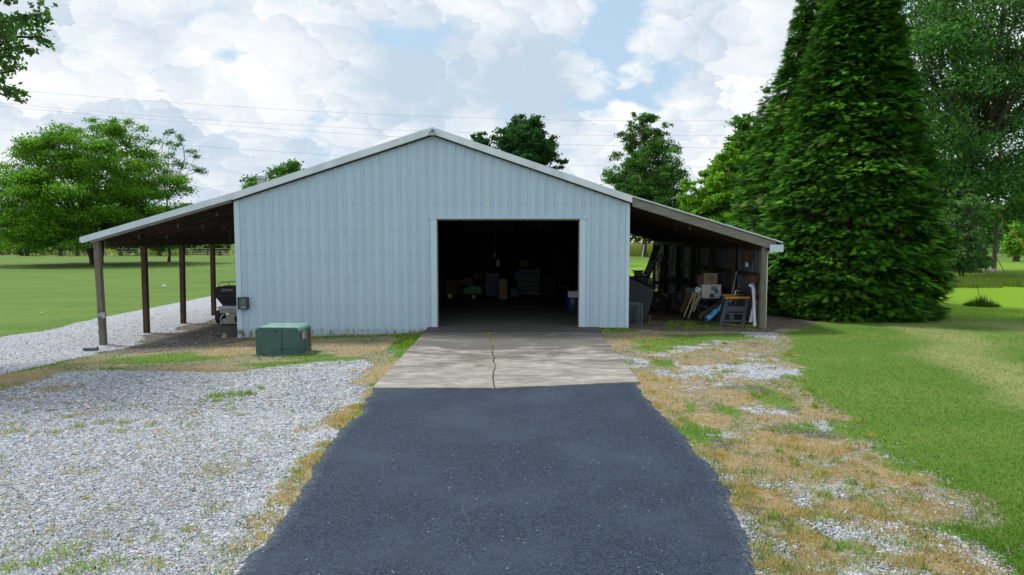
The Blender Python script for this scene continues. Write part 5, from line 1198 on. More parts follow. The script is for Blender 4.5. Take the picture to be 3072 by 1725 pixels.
# far dark trees between
def far_tree(u, v_top, hw, Y, lb, cols, leaves, n=60, name='background_tree', vb=700, ls=.3, group='trees behind the right lean-to'):
    q = at(u, 712, Y); z1 = wz(v_top, Y); z0 = wz(vb, Y); r = hw/2048*Y
    cl = env_clumps(q.x, Y, .3 if 'shrub' in name else max(z0, 1.2), z1-.6, [r*k for k in (.85, 1.0, 1.0, .95, .82, .6, .32)], n, max(.9, r*.28), 1, .45)
    return broad_tree(name, lb, (q.x, Y, tz(q.x, Y)), cl, leaves, ls, cols, .25, z1*.5, twig=8, flat=.75, spread=.6, group=group)
far_tree(2225, 338, 105, 62, 'tall mid green tree left of the conifers, behind the bright tree', G_MID+G_SWG, 30000, 90, ls=.24)
far_tree(2085, 545, 60, 95, 'distant pale tree in the gap beside the bright tree', G_SWG+G_MID, 9000, 30, ls=.3)
far_tree(2290, 420, 70, 50, 'dark tree pressed behind the smallest conifer', G_DRK, 12000, 40, ls=.22)
# bright green young tree
Y = 37; q = at(2165, 712, Y)
cl = env_clumps(at(2172, 600, Y).x, Y, .9, wz(455, Y)-.4, [x_*2.5 for x_ in (1.0, 1.0, .98, .90, .72, .5, .3)], 130, .5, 1, .45)
cl += [(at(u, v, Y).x, Y+rng.uniform(-.5, .5), at(u, v, Y).z, r_) for (u, v, r_) in ((2180, 445, .25), (2190, 455, .35), (2170, 470, .35), (2205, 465, .35), (2110, 520, .3), (2090, 545, .3), (2050, 550, .3), (2070, 560, .35), (2100, 570, .4), (2060, 600, .5), (2080, 640, .6), (2230, 480, .4), (2240, 520, .5), (2140, 500, .4), (2260, 560, .6), (2200, 430, .15))]
broad_tree('bright_tree', 'bright yellow green young tree between the tall oval tree and the conifers', (q.x, Y, 0), cl, 46000, .15, G_BRT, .14, 2.4, twig=10, flat=.55, spread=.6, up=.9)
# the big oak on the right
Y = 46; q = at(2905, 712, Y); 
cl = env_clumps(at(2900, 300, Y).x, Y, 3.6, 23, [x_*9.2 for x_ in (.80, .95, 1.0, 1.0, .95, .85, .7, .4)], 230, 1.45, .8, .5)
cl += [(at(u, v, Y).x, Y-3+rng.uniform(-2, 2), at(u, v, Y).z, r_) for (u, v, r_) in ((2680, 40, 1.1), (2700, 130, 1.2), (2690, 260, 1.1), (2720, 350, 1.2), (2740, 450, 1.2), (2780, 540, 1.3), (2690, 180, 1), (3060, 500, 1.6), (3040, 600, 1.6), (2960, 620, 1.4), (2800, 620, 1.2), (3080, 650, 1.4), (2750, 600, 1.0))]
oak = broad_tree('oak_tree', 'huge dark oak with upswept limbs filling the upper right', (q.x, Y, 0), cl, 108000, .185, [(.062, .165, .052), (.085, .210, .056), (.125, .255, .058), (.042, .118, .045)], .55, 7.5, w=[.3, .3, .2, .2], twig=10, flat=.75, spread=.62, cl_jit=.28)
m = MB((q.x, Y, 0))
fk = Vector((q.x, Y, 7))
for (u, v, r_) in ((2880, 60, .28), (2840, -60, .22), (3020, 150, .28), (3075, 120, .2), (2950, -20, .25), (2760, 150, .16), (2730, 60, .13), (2990, 330, .2), (2800, 420, .14)):
    p = at(u, v, Y); pts = limb(m, fk, p, r_*1.25, .05, .06, 8)
    for j in (3, 4, 5, 6):
        e = pts[j]+Vector((random.uniform(-2, 2), random.uniform(-2, 2), random.uniform(.5, 3))); limb(m, pts[j], e, r_*.35, .015, .1, 4)
m.build('limbs', M_bark, oak, smooth=True)
# trees far behind on the right
for (u, vt, hw, Y, lb, cols, nm) in ((2770, 560, 80, 92, 'dense dark tree left of the distant brick house', G_DRK, 'dense_tree'), (2990, 610, 70, 105, 'pale green tree far behind the old swing', G_MID+G_SWG, 'pale_tree'), (3090, 560, 90, 98, 'dark tree at the right edge behind the guy wires', G_DRK+G_SWG, 'edge_tree'), (2900, 600, 80, 112, 'dim tree behind the distant brick house', G_SWG, 'dim_tree'), (2850, 480, 120, 125, 'tall distant tree behind the oak trunk', G_DRK+G_MID, 'distant_tree'), (3030, 450, 130, 130, 'wide distant tree behind the oak at the right', G_DRK+G_MID, 'distant_tree')):
    far_tree(u, vt, hw, Y, lb, cols, 9000, 34, nm, 722, .36, 'trees beyond the far right lawn')
Y = 44; q = at(3010, 712, Y); 
far_tree(3052, 655, 30, 66, 'light green leafy shrub below the guy wires', G_BRT+G_MID, 3000, 14, 'leafy_shrub', 745, .2, 'trees beyond the far right lawn')
# small tree with red-tinged tips right of the conifers
b = gnd(2885, 838); Y = b.y; cl = []
cl = env_clumps(at(2890, 700, Y).x, Y, .5, wz(575, Y), [x_*1.35 for x_ in (.95, 1.05, .95, 1.0, .92, .7, .45)], 90, .34, 1, .45)
cl += [(at(u, v, Y).x, Y+rng.uniform(-.3, .3), at(u, v, Y).z, r_) for (u, v, r_) in ((2890, 553, .12), (2870, 570, .15), (2910, 572, .15), (2955, 610, .15), (2960, 635, .2), (2980, 625, .2), (2970, 650, .22), (2850, 585, .12), (2940, 700, .3), (2975, 720, .3), (2840, 730, .3), (2830, 780, .3), (2940, 780, .35))]
broad_tree('holly_tree', 'small bushy dark tree with yellow shoot tips beside the old swing', b, cl, 17000, .105, [(.095, .215, .080), (.130, .270, .090), (.065, .160, .060), (.32, .42, .08)], .08, 2.0, w=[.36, .32, .24, .08], stems=3, twig=8, spread=.55, flat=.8)
b = gnd(2790, 850); cl = env_clumps(b.x, b.y+1, .2, 1.6, [.9, 1, .8, .4], 18, .28)
broad_tree('low_shrub', 'light green low shrub at the right foot of the conifers', (b.x, b.y+1, 0), cl, 3600, .09, G_BRT+G_MID, .04, .5, cat='shrub', stems=3)
# overhanging tree on the left whose crown reaches into the picture
Y = 14.5; bt = (-14.2, Y, tz(-14.2, Y)); cl = env_clumps(-14.0, Y, 6.0, 12.5, [3.2, 3.6, 3.4, 2.8, 1.6], 70, .75, 1, .5)
cl += [(at(u, v, Y).x, Y+rng.uniform(-.6, .6), at(u, v, Y).z, r_) for (u, v, r_) in ((20, 30, .42), (60, 20, .3), (45, 80, .36), (70, 90, .26), (10, 110, .45), (60, 125, .25), (88, 128, .14), (15, 165, .36), (40, 188, .22), (5, 200, .25), (12, 250, .22), (35, 270, .2), (55, 280, .12), (15, 292, .15), (-60, 60, .7), (-60, 160, .6), (-80, 250, .6), (-30, 275, .3), (80, 15, .2))]
broad_tree('overhanging_tree', 'dark leafy branches reaching in at the upper left corner', bt, cl, 26000, .115, G_SWG, .28, 6.5, twig=12, spread=.6, flat=.75)
# row of trees along the far left fence
row = [(-60, 610, 60, G_DRK), (25, 640, 45, G_DRK+G_MID), (78, 655, 40, G_DRK), (152, 640, 45, G_MID), (172, 652, 36, G_DRK), (236, 640, 42, G_DRK), (262, 660, 30, G_MID), (360, 655, 46, G_DRK), (415, 668, 36, G_DRK+G_MID), (470, 655, 48, G_DRK), (548, 662, 52, G_DRK+G_MID), (612, 672, 46, G_DRK), (665, 690, 30, G_MID)]
words = ['at the far left edge', 'second from the left edge', 'third from the left edge', 'left of the twin trunks', 'right one of the twin trunks', 'just left of the spreading tree', 'behind the forked trunk on its left', 'behind the first lean-to post gap', 'seen between the first and second lean-to posts', 'left of the second lean-to post', 'between the second and third lean-to posts', 'left of the last lean-to post', 'between the last post and the blue wall']
for (u, vt, hw, cols), wd in zip(row, words):
    Y = 117+rng.uniform(-3, 6); q = at(u+float(rng.uniform(-9, 9)), 712, Y); z1 = wz(vt, Y); r = hw/2048*Y; tb_ = tz(q.x, Y)
    cl = env_clumps(q.x, Y, tb_+rng.uniform(.2, 1.5), z1-.4, [r*k*1.15 for k in (.9, 1, .95, .7, .4)], 24, max(.7, r*.32), 1, .5)
    broad_tree('fence_line_tree', 'dark tree in the far left fence row, '+wd, (q.x, Y, tb_), cl, 3600, .34, cols, .28, z1*.5, twig=7, flat=.7, spread=.6, group='trees along the far left fence', branches=False)
# distant woods: reads as one mass
N = 42000; xs_ = rng.uniform(-260, 330, N); ys_ = 245+rng.uniform(0, 45, N)
hgt = 13.5+4.5*(fbm(xs_, ys_, .06, 4, 20)-.4)*2+3*(fbm(xs_, ys_*0, .3, 3, 21)-.5)
zz = hgt*rng.uniform(0, 1, N)**.6
C = np.stack([xs_, ys_, zz-.5], 1); cc = pal(N, [(.045, .085, .045), (.035, .07, .04), (.055, .10, .05)])*(.8+.5*fbm(xs_, ys_, .2, 3, 22))[:, None]
V, Fq, cc = leaf_quads(C, 1.5, cc, up=.3, aspect=.8); tag(np_mesh('distant_woods', V, Fq, M_leaf, cc), kind='stuff')

# ------------------------------------------------------------------ conifers beside the lean-to
def thuja(label, cx, cy, Rb, Ht, n, core_r=.78, seed=0, gap=.0):
    t = empty('conifer', (cx, cy, 0), label, 'conifer', 'conifers beside the right lean-to')
    def RR(h, a):
        t_ = h/Ht; p = np.minimum(1.0, (1-t_)**.96*1.20)*np.where(t_ < .10, .93+.07*(t_/.10), 1.0); p = p-.04*np.exp(-((t_-.18)/.07)**2)
        bump_ = 1+.14*(fbm(np.cos(a)*2.2+seed, np.sin(a)*2.2+h*1.1, 1.0, 3, seed)-.5)*2+.05*(fbm(a*3, h*3, 1.0, 2, seed+3)-.5)*2
        return Rb*p*bump_+.06
    nb = n//21                                  # boughs, each a drooping fan of sprays
    bh = Ht*(1-(1-rng.uniform(0, 1, nb))**.66)*1.0; bh = np.clip(bh, .12, Ht*.985); ba = rng.uniform(0, 6.283, nb)
    br = RR(bh, ba)*rng.uniform(.80, 1.03, nb); bl = rng.uniform(.75, 1.25, nb)
    i = rng.integers(0, nb, n); tt = rng.normal(0, .22, n); inn = rng.uniform(0, 1, n)**1.3*.36
    a = ba[i]; rad = br[i]-inn*1.0-np.abs(tt)*.25; rad = np.maximum(rad, .03)
    h = np.clip(bh[i]-np.abs(tt)*.32+inn*.42+rng.normal(0, .045, n), .04, Ht)
    out = np.stack([np.cos(a), np.sin(a), np.zeros(n)], 1); tan = np.stack([-np.sin(a), np.cos(a), np.zeros(n)], 1)
    C = out*rad[:, None]+tan*tt[:, None]+np.array([0, 0, 1])*h[:, None]
    d = unit(out*rng.uniform(.5, 1.0, (n, 1))+tan*(tt*2.4+rng.normal(0, .35, n))[:, None]+np.array([0, 0, 1])*rng.uniform(-.35, .40, (n, 1)))
    nrm = unit(out*.5+np.array([0, 0, 1])*.9+rng.normal(size=(n, 3))*.3); s = unit(np.cross(d, nrm)); nr = unit(np.cross(s, d))
    L = rng.uniform(.17, .34, (n, 1)); 
    base_c = pal(nb, [(.045, .155, .014), (.074, .220, .018), (.028, .098, .014), (.115, .285, .024), (.11, .18, .035)], [.33, .27, .22, .13, .05], .2)[i]*bl[i][:, None]*rng.uniform(.8, 1.2, (n, 1))
    Vs, Cs = [], []
    for k, (ang_, le, of) in enumerate(((0, 1.0, .0), (.62, .50, .10), (-.62, .50, .10), (.60, .46, .27), (-.60, .46, .27), (.58, .40, .44), (-.58, .40, .44), (.52, .32, .62), (-.52, .32, .62))):
        dd = d*math.cos(ang_)+s*math.sin(ang_); ss = np.cross(dd, nr); a0 = C+d*L*of-np.array([0, 0, 1])*L*.10*of; tip = a0+dd*L*le-np.array([0, 0, 1])*L*.24*le
        w = L*(.050 if k else .060)
        Vs.append(np.stack([a0-ss*w, a0+ss*w, tip], 1)); Cs.append(base_c)
    V = np.concatenate(Vs).reshape(-1, 3); cc = np.concatenate(Cs); Fq = np.arange(len(V)).reshape(-1, 3)
    np_mesh('foliage', V, Fq, M_needle, cc, parent=t)
    # dead inner twigs and core
    m = MB((cx, cy, 0)); m.tube([(cx, cy, -.1), (cx, cy, Ht*.5), (cx, cy, Ht*.93)], [.20, .10, .015], 8); m.build('trunk', M_bark, t, smooth=True)
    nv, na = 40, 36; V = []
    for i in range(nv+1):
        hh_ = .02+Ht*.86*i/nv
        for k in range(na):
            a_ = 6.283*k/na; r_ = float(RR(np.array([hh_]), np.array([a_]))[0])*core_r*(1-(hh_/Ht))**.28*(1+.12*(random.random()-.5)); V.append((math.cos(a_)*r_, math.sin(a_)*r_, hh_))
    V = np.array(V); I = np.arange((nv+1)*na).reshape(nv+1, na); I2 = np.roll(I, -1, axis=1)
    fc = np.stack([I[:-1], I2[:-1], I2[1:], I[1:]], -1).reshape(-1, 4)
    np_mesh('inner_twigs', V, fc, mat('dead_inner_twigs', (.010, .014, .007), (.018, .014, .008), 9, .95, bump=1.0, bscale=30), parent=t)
    return t
thuja('tallest nearest conifer, a broad dark cone beside the right lean-to', 10.25, 20.75, 2.64, 12.9, 62000, seed=1)
thuja('middle conifer standing just behind and left of the tallest one', 10.6, 24.7, 2.75, 11.7, 25000, seed=5)
thuja('smallest farthest conifer, behind the lean-to roof', 10.6, 28.2, 2.15, 8.8, 12000, seed=9)

# ------------------------------------------------------------------ far-off built things
# fence at the edge of the left lawn and the field
fn = empty('field_fence', (-20, 113.5, tz(-20, 113.5)), 'wire fence with dark posts between the left lawn and the dry field', 'fence')
xx = -88.0; prev = None
while xx < 12:
    y = 113.5+random.uniform(-.1, .1); zb0 = tz(xx, y); m = MB(fn.location); m.bar((xx, y, zb0-.1), (xx+random.uniform(-.05, .05), y, zb0+1.25), .10, .10); m.build('fence_post', M_post, fn)
    xx += 3.4
for k in (.35, .75, 1.15):
    m = MB(fn.location); m.tube([(-88, 113.5, tz(-88, 113)+k), (-40, 113.5, tz(-40, 113)+k), (-15, 113.5, tz(-15, 113)+k), (12, 113.5, tz(12, 113)+k)], .012, 4); m.build('fence_wire', M_galv, fn)
q = gnd(1884, 765); m = MB(q); m.tube([q+Vector((0, 0, -.1)), q+Vector((0, 0, 1.7))], .09, 8); tag(m.build('fence_post', M_post), 'dark post at the edge of the far right lawn by the barn corner', 'post')
q = gnd(1929, 771); m = MB(q); A = q+Vector((-.2, -.5, 0)); m.tube([A, A+Vector((.28, .35, 1.5))], .06, 8); tag(m.build('marker_pole', M_white), 'white marker pole leaning on the trunk of the tall oval tree', 'pole')
# dry field standing beyond the right lawn
def blades(name, x, y, h, w, cols, mt, kind='stuff', z=None, lean=.35, parent=None):
    n = len(x); z = terrain(x, y) if z is None else z; a = rng.uniform(0, 6.283, n); dx, dy = np.cos(a)*w/2, np.sin(a)*w/2
    la = rng.uniform(0, 6.283, n); lx, ly = np.cos(la)*h*lean*rng.uniform(0, 1, n), np.sin(la)*h*lean*rng.uniform(0, 1, n)
    V = np.stack([np.stack([x-dx, y-dy, z], 1), np.stack([x+dx, y+dy, z], 1), np.stack([x+lx, y+ly, z+h], 1)], 1).reshape(-1, 3)
    o = np_mesh(name, V, np.arange(3*n).reshape(n, 3), mt, cols)
    if kind: o['kind'] = kind
    return o
n = 15000; x = rng.uniform(14, 34, n); y = 84+rng.uniform(0, 50, n)**1; fm = fbm(x, y, .35, 3, 30)
blades('field_grass', x, y, rng.uniform(.5, 1.3, n), .10, np.where(fm[:, None] > .52, pal(n, [(.34, .27, .13), (.28, .23, .11)]), pal(n, [(.16, .22, .04), (.22, .26, .05)])), M_blade)
n = 26000; x = rng.uniform(-95, 12, n); y = 118+rng.uniform(0, 90, n); 
blades('field_grass', x, y, rng.uniform(.6, 1.5, n), .22, pal(n, [(.36, .36, .17), (.26, .32, .12), (.20, .30, .08)]), M_blade)
# unmown band on the right
n = 30000; x = rng.uniform(17, 42, n); y = 31+rng.uniform(0, 6.5, n)+(x-17)*.05; k = fbm(x, y, .8, 3, 31) > .33; x, y = x[k], y[k]; n = len(x)
blades('tall_grass', x, y, rng.uniform(.12, .42, n), .035, pal(n, [(.15, .28, .04), (.12, .24, .035), (.19, .26, .06), (.22, .18, .08)]), M_blade)
# sprout clump on the right lawn with a stick
q = gnd(2945, 918); wd = empty('weed_clump', q, 'dark weed clump with a bare stick on the bright right lawn', 'weed')
n = 900; a = rng.uniform(0, 6.283, n); r_ = rng.uniform(0, 1, n)**.8*.55; x = np.cos(a)*r_; y = np.sin(a)*r_; h = rng.uniform(.06, .55, n)*(1-r_*1.5).clip(.12, 1)
o = blades('leaves', x, y, h, .02, pal(n, [(.05, .11, .02), (.07, .14, .03)]), M_blade, kind=None, z=np.zeros(n)); o.parent = wd
m = MB(q); m.tube([q, q+Vector((-.10, 0, .35)), q+Vector((-.2, 0, .72))], [.012, .010, .006], 6); m.build('stick', M_bark, wd)
# swing seat frame
q = gnd(2990, 826); sw = empty('garden_swing', q, 'rusty old garden swing frame with a pale hanging seat', 'swing'); Y = q.y; S = Y/2048
def off(u, v): p = at(u, v, Y); return Vector((p.x, Y, p.z))
M_rustm = mat('rusted_tube', (.22, .10, .06), (.16, .13, .10), 8, .8)
for (u0, v0, u1, v1, dy) in ((2954, 765, 2962, 826, -.3), (2996, 772, 3009, 829, -.3), (2956, 765, 2967, 822, .8), (2996, 772, 3003, 822, .8)):
    m = MB(q); a = off(u0, v0); b_ = off(u1, v1); b_.z = tz(b_.x, Y); m.tube([a+Vector((0, .2, 0)), b_+Vector((0, dy, 0))], .022, 6); m.build('leg', M_rustm, sw)
m = MB(q); m.tube([off(2954, 766)+Vector((0, .2, 0)), off(2975, 770)+Vector((0, .2, 0)), off(2997, 771)+Vector((0, .2, 0))], .03, 6); m.build('top_bar', mat('red_rust_bar', (.28, .07, .04), (.20, .09, .05), 8, .8), sw)
for u in (2966, 2972, 2984, 2990): m = MB(q); m.tube([off(u, 771)+Vector((0, .2, 0)), off(u, 806)+Vector((0, .2, 0))], .008, 5); m.build('hanger', M_rustm, sw)
m = MB(q)
for k in range(7): a = off(2960+k*4.2, 797-abs(3-k)*0); m.tube([a+Vector((0, .35, 0)), a+Vector((.03, .3, -.18)), a+Vector((.02, 0, -.26))], .012, 5)
m.tube([off(2957, 800), off(2965, 808), off(2977, 811), off(2988, 805)], .02, 6); m.build('backrest', M_white, sw)
m = MB(q); a, b_ = off(2960, 817), off(3001, 812); m.box((a.x, Y-.15, a.z), (b_.x, Y+.35, a.z+.12)); m.build('seat', mat('pale_seat_cushion', (.40, .36, .32), (.30, .26, .23), 9, .9), sw, bevel=.03)
# utility pole by the swing
q = gnd(2982, 812); m = MB(q); m.tube([q+Vector((0, 0, -.2)), q+Vector((0, 0, 4)), q+Vector((0, 0, 9.5))], [.15, .13, .10], 10); tag(m.build('utility_pole', M_weathw, smooth=True), 'grey weathered pole rising behind the garden swing into the leaves', 'pole')
# guy wires with yellow guards
for (ua, va, ub, vb, lb) in ((3028, 684, 3072, 738, 'upper yellow guy wire guard at the right edge'), (3034, 690, 3078, 752, 'lower yellow guy wire guard at the right edge')):
    A, B = at(ua, va, 42), at(ub, vb, 42); B2 = A+(B-A)*((A.z-0)/(A.z-B.z)); m = MB(B2); m.tube([A, B2], .028, 8); m.tube([A, A-(B-A)*2.0], .008, 5); tag(m.build('guy_guard', M_yellow), lb, 'guard', 'guy wire guards at the right edge')
# raised bed edging and a brick behind the swing
q = gnd(2870, 838); m = MB(q); A, B = gnd(2835, 836)+Vector((0, 0, .08)), gnd(2905, 836)+Vector((0, 0, .08)); m.bar(A, B, .05, .18); tag(m.build('bed_edging', M_weathw), 'grey board edging of the planting bed under the small bushy tree', 'edging')
q = gnd(2938, 829); m = MB(q); m.box((q.x-.22, q.y-.1, q.z), (q.x+.2, q.y+.1, q.z+.14)); tag(m.build('clay_block', M_brick, bevel=.01), 'reddish clay block on the grass left of the swing', 'block')
# distant house behind the leaves
Y = 82; a = at(2752, 712, Y); hx0, hx1 = at(2700, 712, Y).x, at(2925, 712, Y).x; ez = wz(700, Y); rz_ = wz(668, Y); px_ = at(2872, 712, Y).x
hs = empty('brick_house', ((hx0+hx1)/2, Y+4, 0), 'distant brick house with a pale gable and silvery roof behind the leaves', 'house'); L = hs.location
m = MB(L); m.box((hx0, Y, -.2), (hx1, Y+8, ez)); m.build('wall', M_brick, hs)
m = MB(L); gx0, gx1 = at(2828, 712, Y).x, at(2940, 712, Y).x; gm = (gx0+gx1)/2
m.prism([(gx0, Y-.03, ez+.02), (gx1, Y-.03, ez+.02), (gm, Y-.03, wz(660, Y))], (0, .1, 0)); m.build('gable', mat('cream_siding', (.50, .50, .42), (.44, .44, .37), 3, .7), hs)
m = MB(L); m.prism([(hx0-.3, Y-.5, ez+.03), (hx0-.3, Y+4, wz(662, Y)), (hx0-.3, Y+4, wz(662, Y)+.15), (hx0-.3, Y-.5, ez+.18)], (gm-hx0, 0, 0)); m.build('roof', M_roof, hs)
m = MB(L); m.prism([(gx0-.5, Y-.5, ez-.05), (gm, Y-.5, wz(658, Y)), (gm, Y-.5, wz(658, Y)+.16), (gx0-.7, Y-.5, ez+.05)], (0, 8, 0)); m.prism([(gm+.01, Y-.5, wz(658, Y)), (gx1+.5, Y-.5, ez-.05), (gx1+.6, Y-.5, ez+.08), (gm+.01, Y-.5, wz(658, Y)+.16)], (0, 8, 0)); m.build('roof', M_roof, hs)
for u in (2842, 2885):
    c = at(u, 714, Y); m = MB(L); m.box((c.x-.5, Y-.05, c.z-.5), (c.x+.5, Y-.01, c.z+.5)); f_ = m.build('window', M_white, hs); m = MB(L); m.box((c.x-.42, Y-.07, c.z-.42), (c.x+.42, Y-.055, c.z+.42)); m.build('pane', M_glass, f_)

# ------------------------------------------------------------------ overhead power lines
WIRES = [([(-300, 240), (60, 268), (500, 305), (1000, 340), (1520, 357), (1880, 362), (2300, 358), (2800, 345)], 'topmost overhead line crossing the whole sky'),
         ([(-300, 280), (0, 309), (500, 348), (1000, 383), (1500, 402), (1900, 406), (2300, 403), (2800, 392)], 'second overhead line, first of the close pair'),
         ([(-300, 290), (0, 318), (500, 360), (1000, 400), (1440, 425), (1900, 438), (2300, 443), (2800, 440)], 'third overhead line, second of the close pair'),
         ([(-300, 358), (0, 385), (500, 430), (1000, 467), (1400, 487), (1700, 495), (2050, 500), (2300, 500), (2800, 492)], 'lowest overhead line, just above the roof ends')]
for pts, lb in WIRES:
    us = np.array([p[0] for p in pts]); vs_ = np.array([p[1] for p in pts]); cf = np.polyfit(us/1000., vs_, 3)
    P_ = []
    for u in np.linspace(-300, 2800, 26): P_.append(at(float(u), float(np.polyval(cf, u/1000.)), 105+float(u)*.004))
    m = MB(P_[0]); m.tube(P_, .015, 6); tag(m.build('power_line', mat('aged_conductor', (.40, .43, .47), (.34, .37, .40), 3, .6) if pts is WIRES[0][0] else bpy.data.materials['aged_conductor']), lb, 'power line', 'overhead power lines')
for (ua, va, ub, vb, lb) in ((620, 563, 790, 548, 'faint distant line above the woods left of the roof vent'),):
    m = MB(at(ua, va, 200)); m.tube([at(300, 590, 200), at(ua, va, 200), at(ub, vb, 200), at(1100, 520, 200)], .03, 5); tag(m.build('distant_line', bpy.data.materials['aged_conductor']), lb, 'power line')

# ------------------------------------------------------------------ gravel stones and grass on the near ground
def view_pts(n, y0, y1, pw=1.0, hw=.9):
    """random points on the visible near ground, density falling with distance"""
    t = rng.uniform(0, 1, n); y = 1/((1/y0)**pw+(((1/y1)**pw)-((1/y0)**pw))*t)**(1/pw); x = rng.uniform(-hw, hw, n)*y
    return x, y
AX = np.array([gnd(u, v)[:2] for (u, v) in [(1118, 1170), (1074, 1232), (1010, 1290), (945, 1380), (890, 1480), (830, 1560), (765, 1640), (700, 1725)]]); AXR = np.array([gnd(u, v)[:2] for (u, v) in [(1919, 1153), (1948, 1195), (2006, 1250), (2062, 1310), (2136, 1390), (2196, 1470), (2242, 1560), (2270, 1640), (2290, 1725)]])
def off_road(x, y, mrg=0.0):
    l = np.where(y > AX[0, 1], np.interp(y, [AX[0, 1], 16.5], [AX[0, 0], tl.x]), np.interp(y, AX[::-1, 1], AX[::-1, 0]))
    r = np.where(y > AXR[0, 1], np.interp(y, [AXR[0, 1], 16.5], [AXR[0, 0], tr.x]), np.interp(y, AXR[::-1, 1], AXR[::-1, 0]))
    wob = np.where(y > AX[0, 1], 0, (fbm(x*0, y, 1.8, 3, 40)-.5)*.16+(fbm(x, y, 6, 2, 41)-.5)*.10)
    barn_in = (y > YW-.03) & (x > XL) & (x < XR)
    return ((x < l+mrg+wob) | (x > r-mrg+wob)) & ~barn_in
def stones(n, y0, y1, smin, smax, name, pw=1.0):
    x, y = view_pts(n, y0, y1, pw); gr, dr, di, gn = cover(x, y)
    keep = (rng.uniform(0, 1, n) < np.clip(gr*1.3-dr*.55, .0, 1)) & off_road(x, y, .035)
    x, y = x[keep], y[keep]; di = di[keep]; N = len(x); z = terrain(x, y)+(fbm(x, y, 2.6, 4, 7)-.5)*.035
    s = (smin+(smax-smin)*rng.uniform(0, 1, N)**1.4)*np.where(x > 0, .78, 1)*np.where(rng.uniform(0, 1, N) < .06, 1.5, 1)
    base = np.array([(1, 0, 0), (0, 1, 0), (-1, 0, 0), (0, -1, 0), (.15, .1, 1)], float)
    P_ = np.repeat(base[None], N, 0)*rng.uniform(.55, 1.25, (N, 5, 1))*np.array([1, .8, .42])
    P_ += rng.uniform(-.18, .18, (N, 5, 3)); a = rng.uniform(0, 6.283, N); c, s_ = np.cos(a)[:, None], np.sin(a)[:, None]
    tl_ = rng.normal(0, .22, (N, 1)); X = P_[:, :, 0]*c-P_[:, :, 1]*s_; Y_ = P_[:, :, 0]*s_+P_[:, :, 1]*c; Z = P_[:, :, 2]+X*tl_
    V = np.stack([X*s[:, None]+x[:, None], Y_*s[:, None]+y[:, None], Z*s[:, None]+(z+s*.22)[:, None]], -1).reshape(-1, 3)
    f = np.array([(0, 1, 4), (1, 2, 4), (2, 3, 4), (3, 0, 4)]); Fc = (f[None]+(np.arange(N)*5)[:, None, None]).reshape(-1, 3)
    g_ = rng.uniform(.25, .62, N)*(.82+.36*fbm(x*1.6, y*.5, 1.0, 4, 44)); col = np.stack([g_*.93, g_*.985, g_*1.07], 1); tan_ = rng.uniform(0, 1, N) < .035; col[tan_] = pal(int(tan_.sum()), [(.42, .30, .20), (.38, .24, .17)])
    dk = rng.uniform(0, 1, N) < .08; col[dk] *= .45; col *= (1-.35*di)[:, None]
    tag(np_mesh(name, V, Fc, M_stone, np.repeat(col, 4, 0)), kind='stuff'); return N
ns = stones(290000, 3.6, 12.5, .006, .0185, 'gravel', 1.35)
ns2 = stones(60000, 9, 26, .014, .032, 'gravel', 1.0)
def grass(n, y0, y1, h0, h1, w, name, pw=1.0, mode='mix'):
    x, y = view_pts(n, y0, y1, pw, 1.3); gr, dr, di, gn = cover(x, y); pt = fbm(x, y, 5.0, 3, 50)
    pr = np.clip(np.maximum(gn, dr*1.1), 0, 1)*np.clip(.35+(pt-.4)*3, .15, 1) if mode == 'mix' else gn
    pr = np.where((gn > .9) & (dr < .2), .85, pr)
    keep = (rng.uniform(0, 1, n) < pr) & off_road(x, y, .03) & ~((x > 6.5) & (y > 17.6) & (y < 31) & (x < 12.6)); x, y, gr, dr, gn, pt = [q[keep] for q in (x, y, gr, dr, gn, pt)]; N = len(x)
    isdry = rng.uniform(0, 1, N) < np.clip(dr*1.25-gn*.35, 0.04, .97)
    lawn = (gn > .85) & (dr < .25)
    h = rng.uniform(h0, h1, N)*np.where(lawn, .62, 1.0)*np.where(isdry, .75, 1)
    cg = pal(N, [(.100, .215, .022), (.122, .245, .030), (.078, .175, .018), (.165, .255, .05)], [.35, .3, .25, .10]); cdry = pal(N, [(.58, .42, .24), (.50, .33, .17), (.62, .50, .30), (.34, .22, .12)])
    tone = fbm(x, y, .45, 4, 51)[:, None]; cg = cg*(.75+.55*tone); P_, A_ = lawn_tone(x, y); P_ = P_[:, None]*.75; A_ = A_[:, None]*.7; cg = cg*(1-P_)+np.array([.26, .285, .11])*P_; cg = cg*(1-A_)+np.array([.19, .34, .012])*A_
    z = terrain(x, y)+(fbm(x, y, 2.6, 4, 7)-.5)*.035-.004
    wN = w*rng.uniform(.6, 1.3, N)*np.clip(y/9, .75, 2.2)
    blades(name, x, y, h, wN, np.where(isdry[:, None], cdry, cg), M_blade, z=z, lean=1.0); return N
g1_ = grass(620000, 4.0, 22, .02, .062, .0085, 'grass', 1.05); g2_ = 0
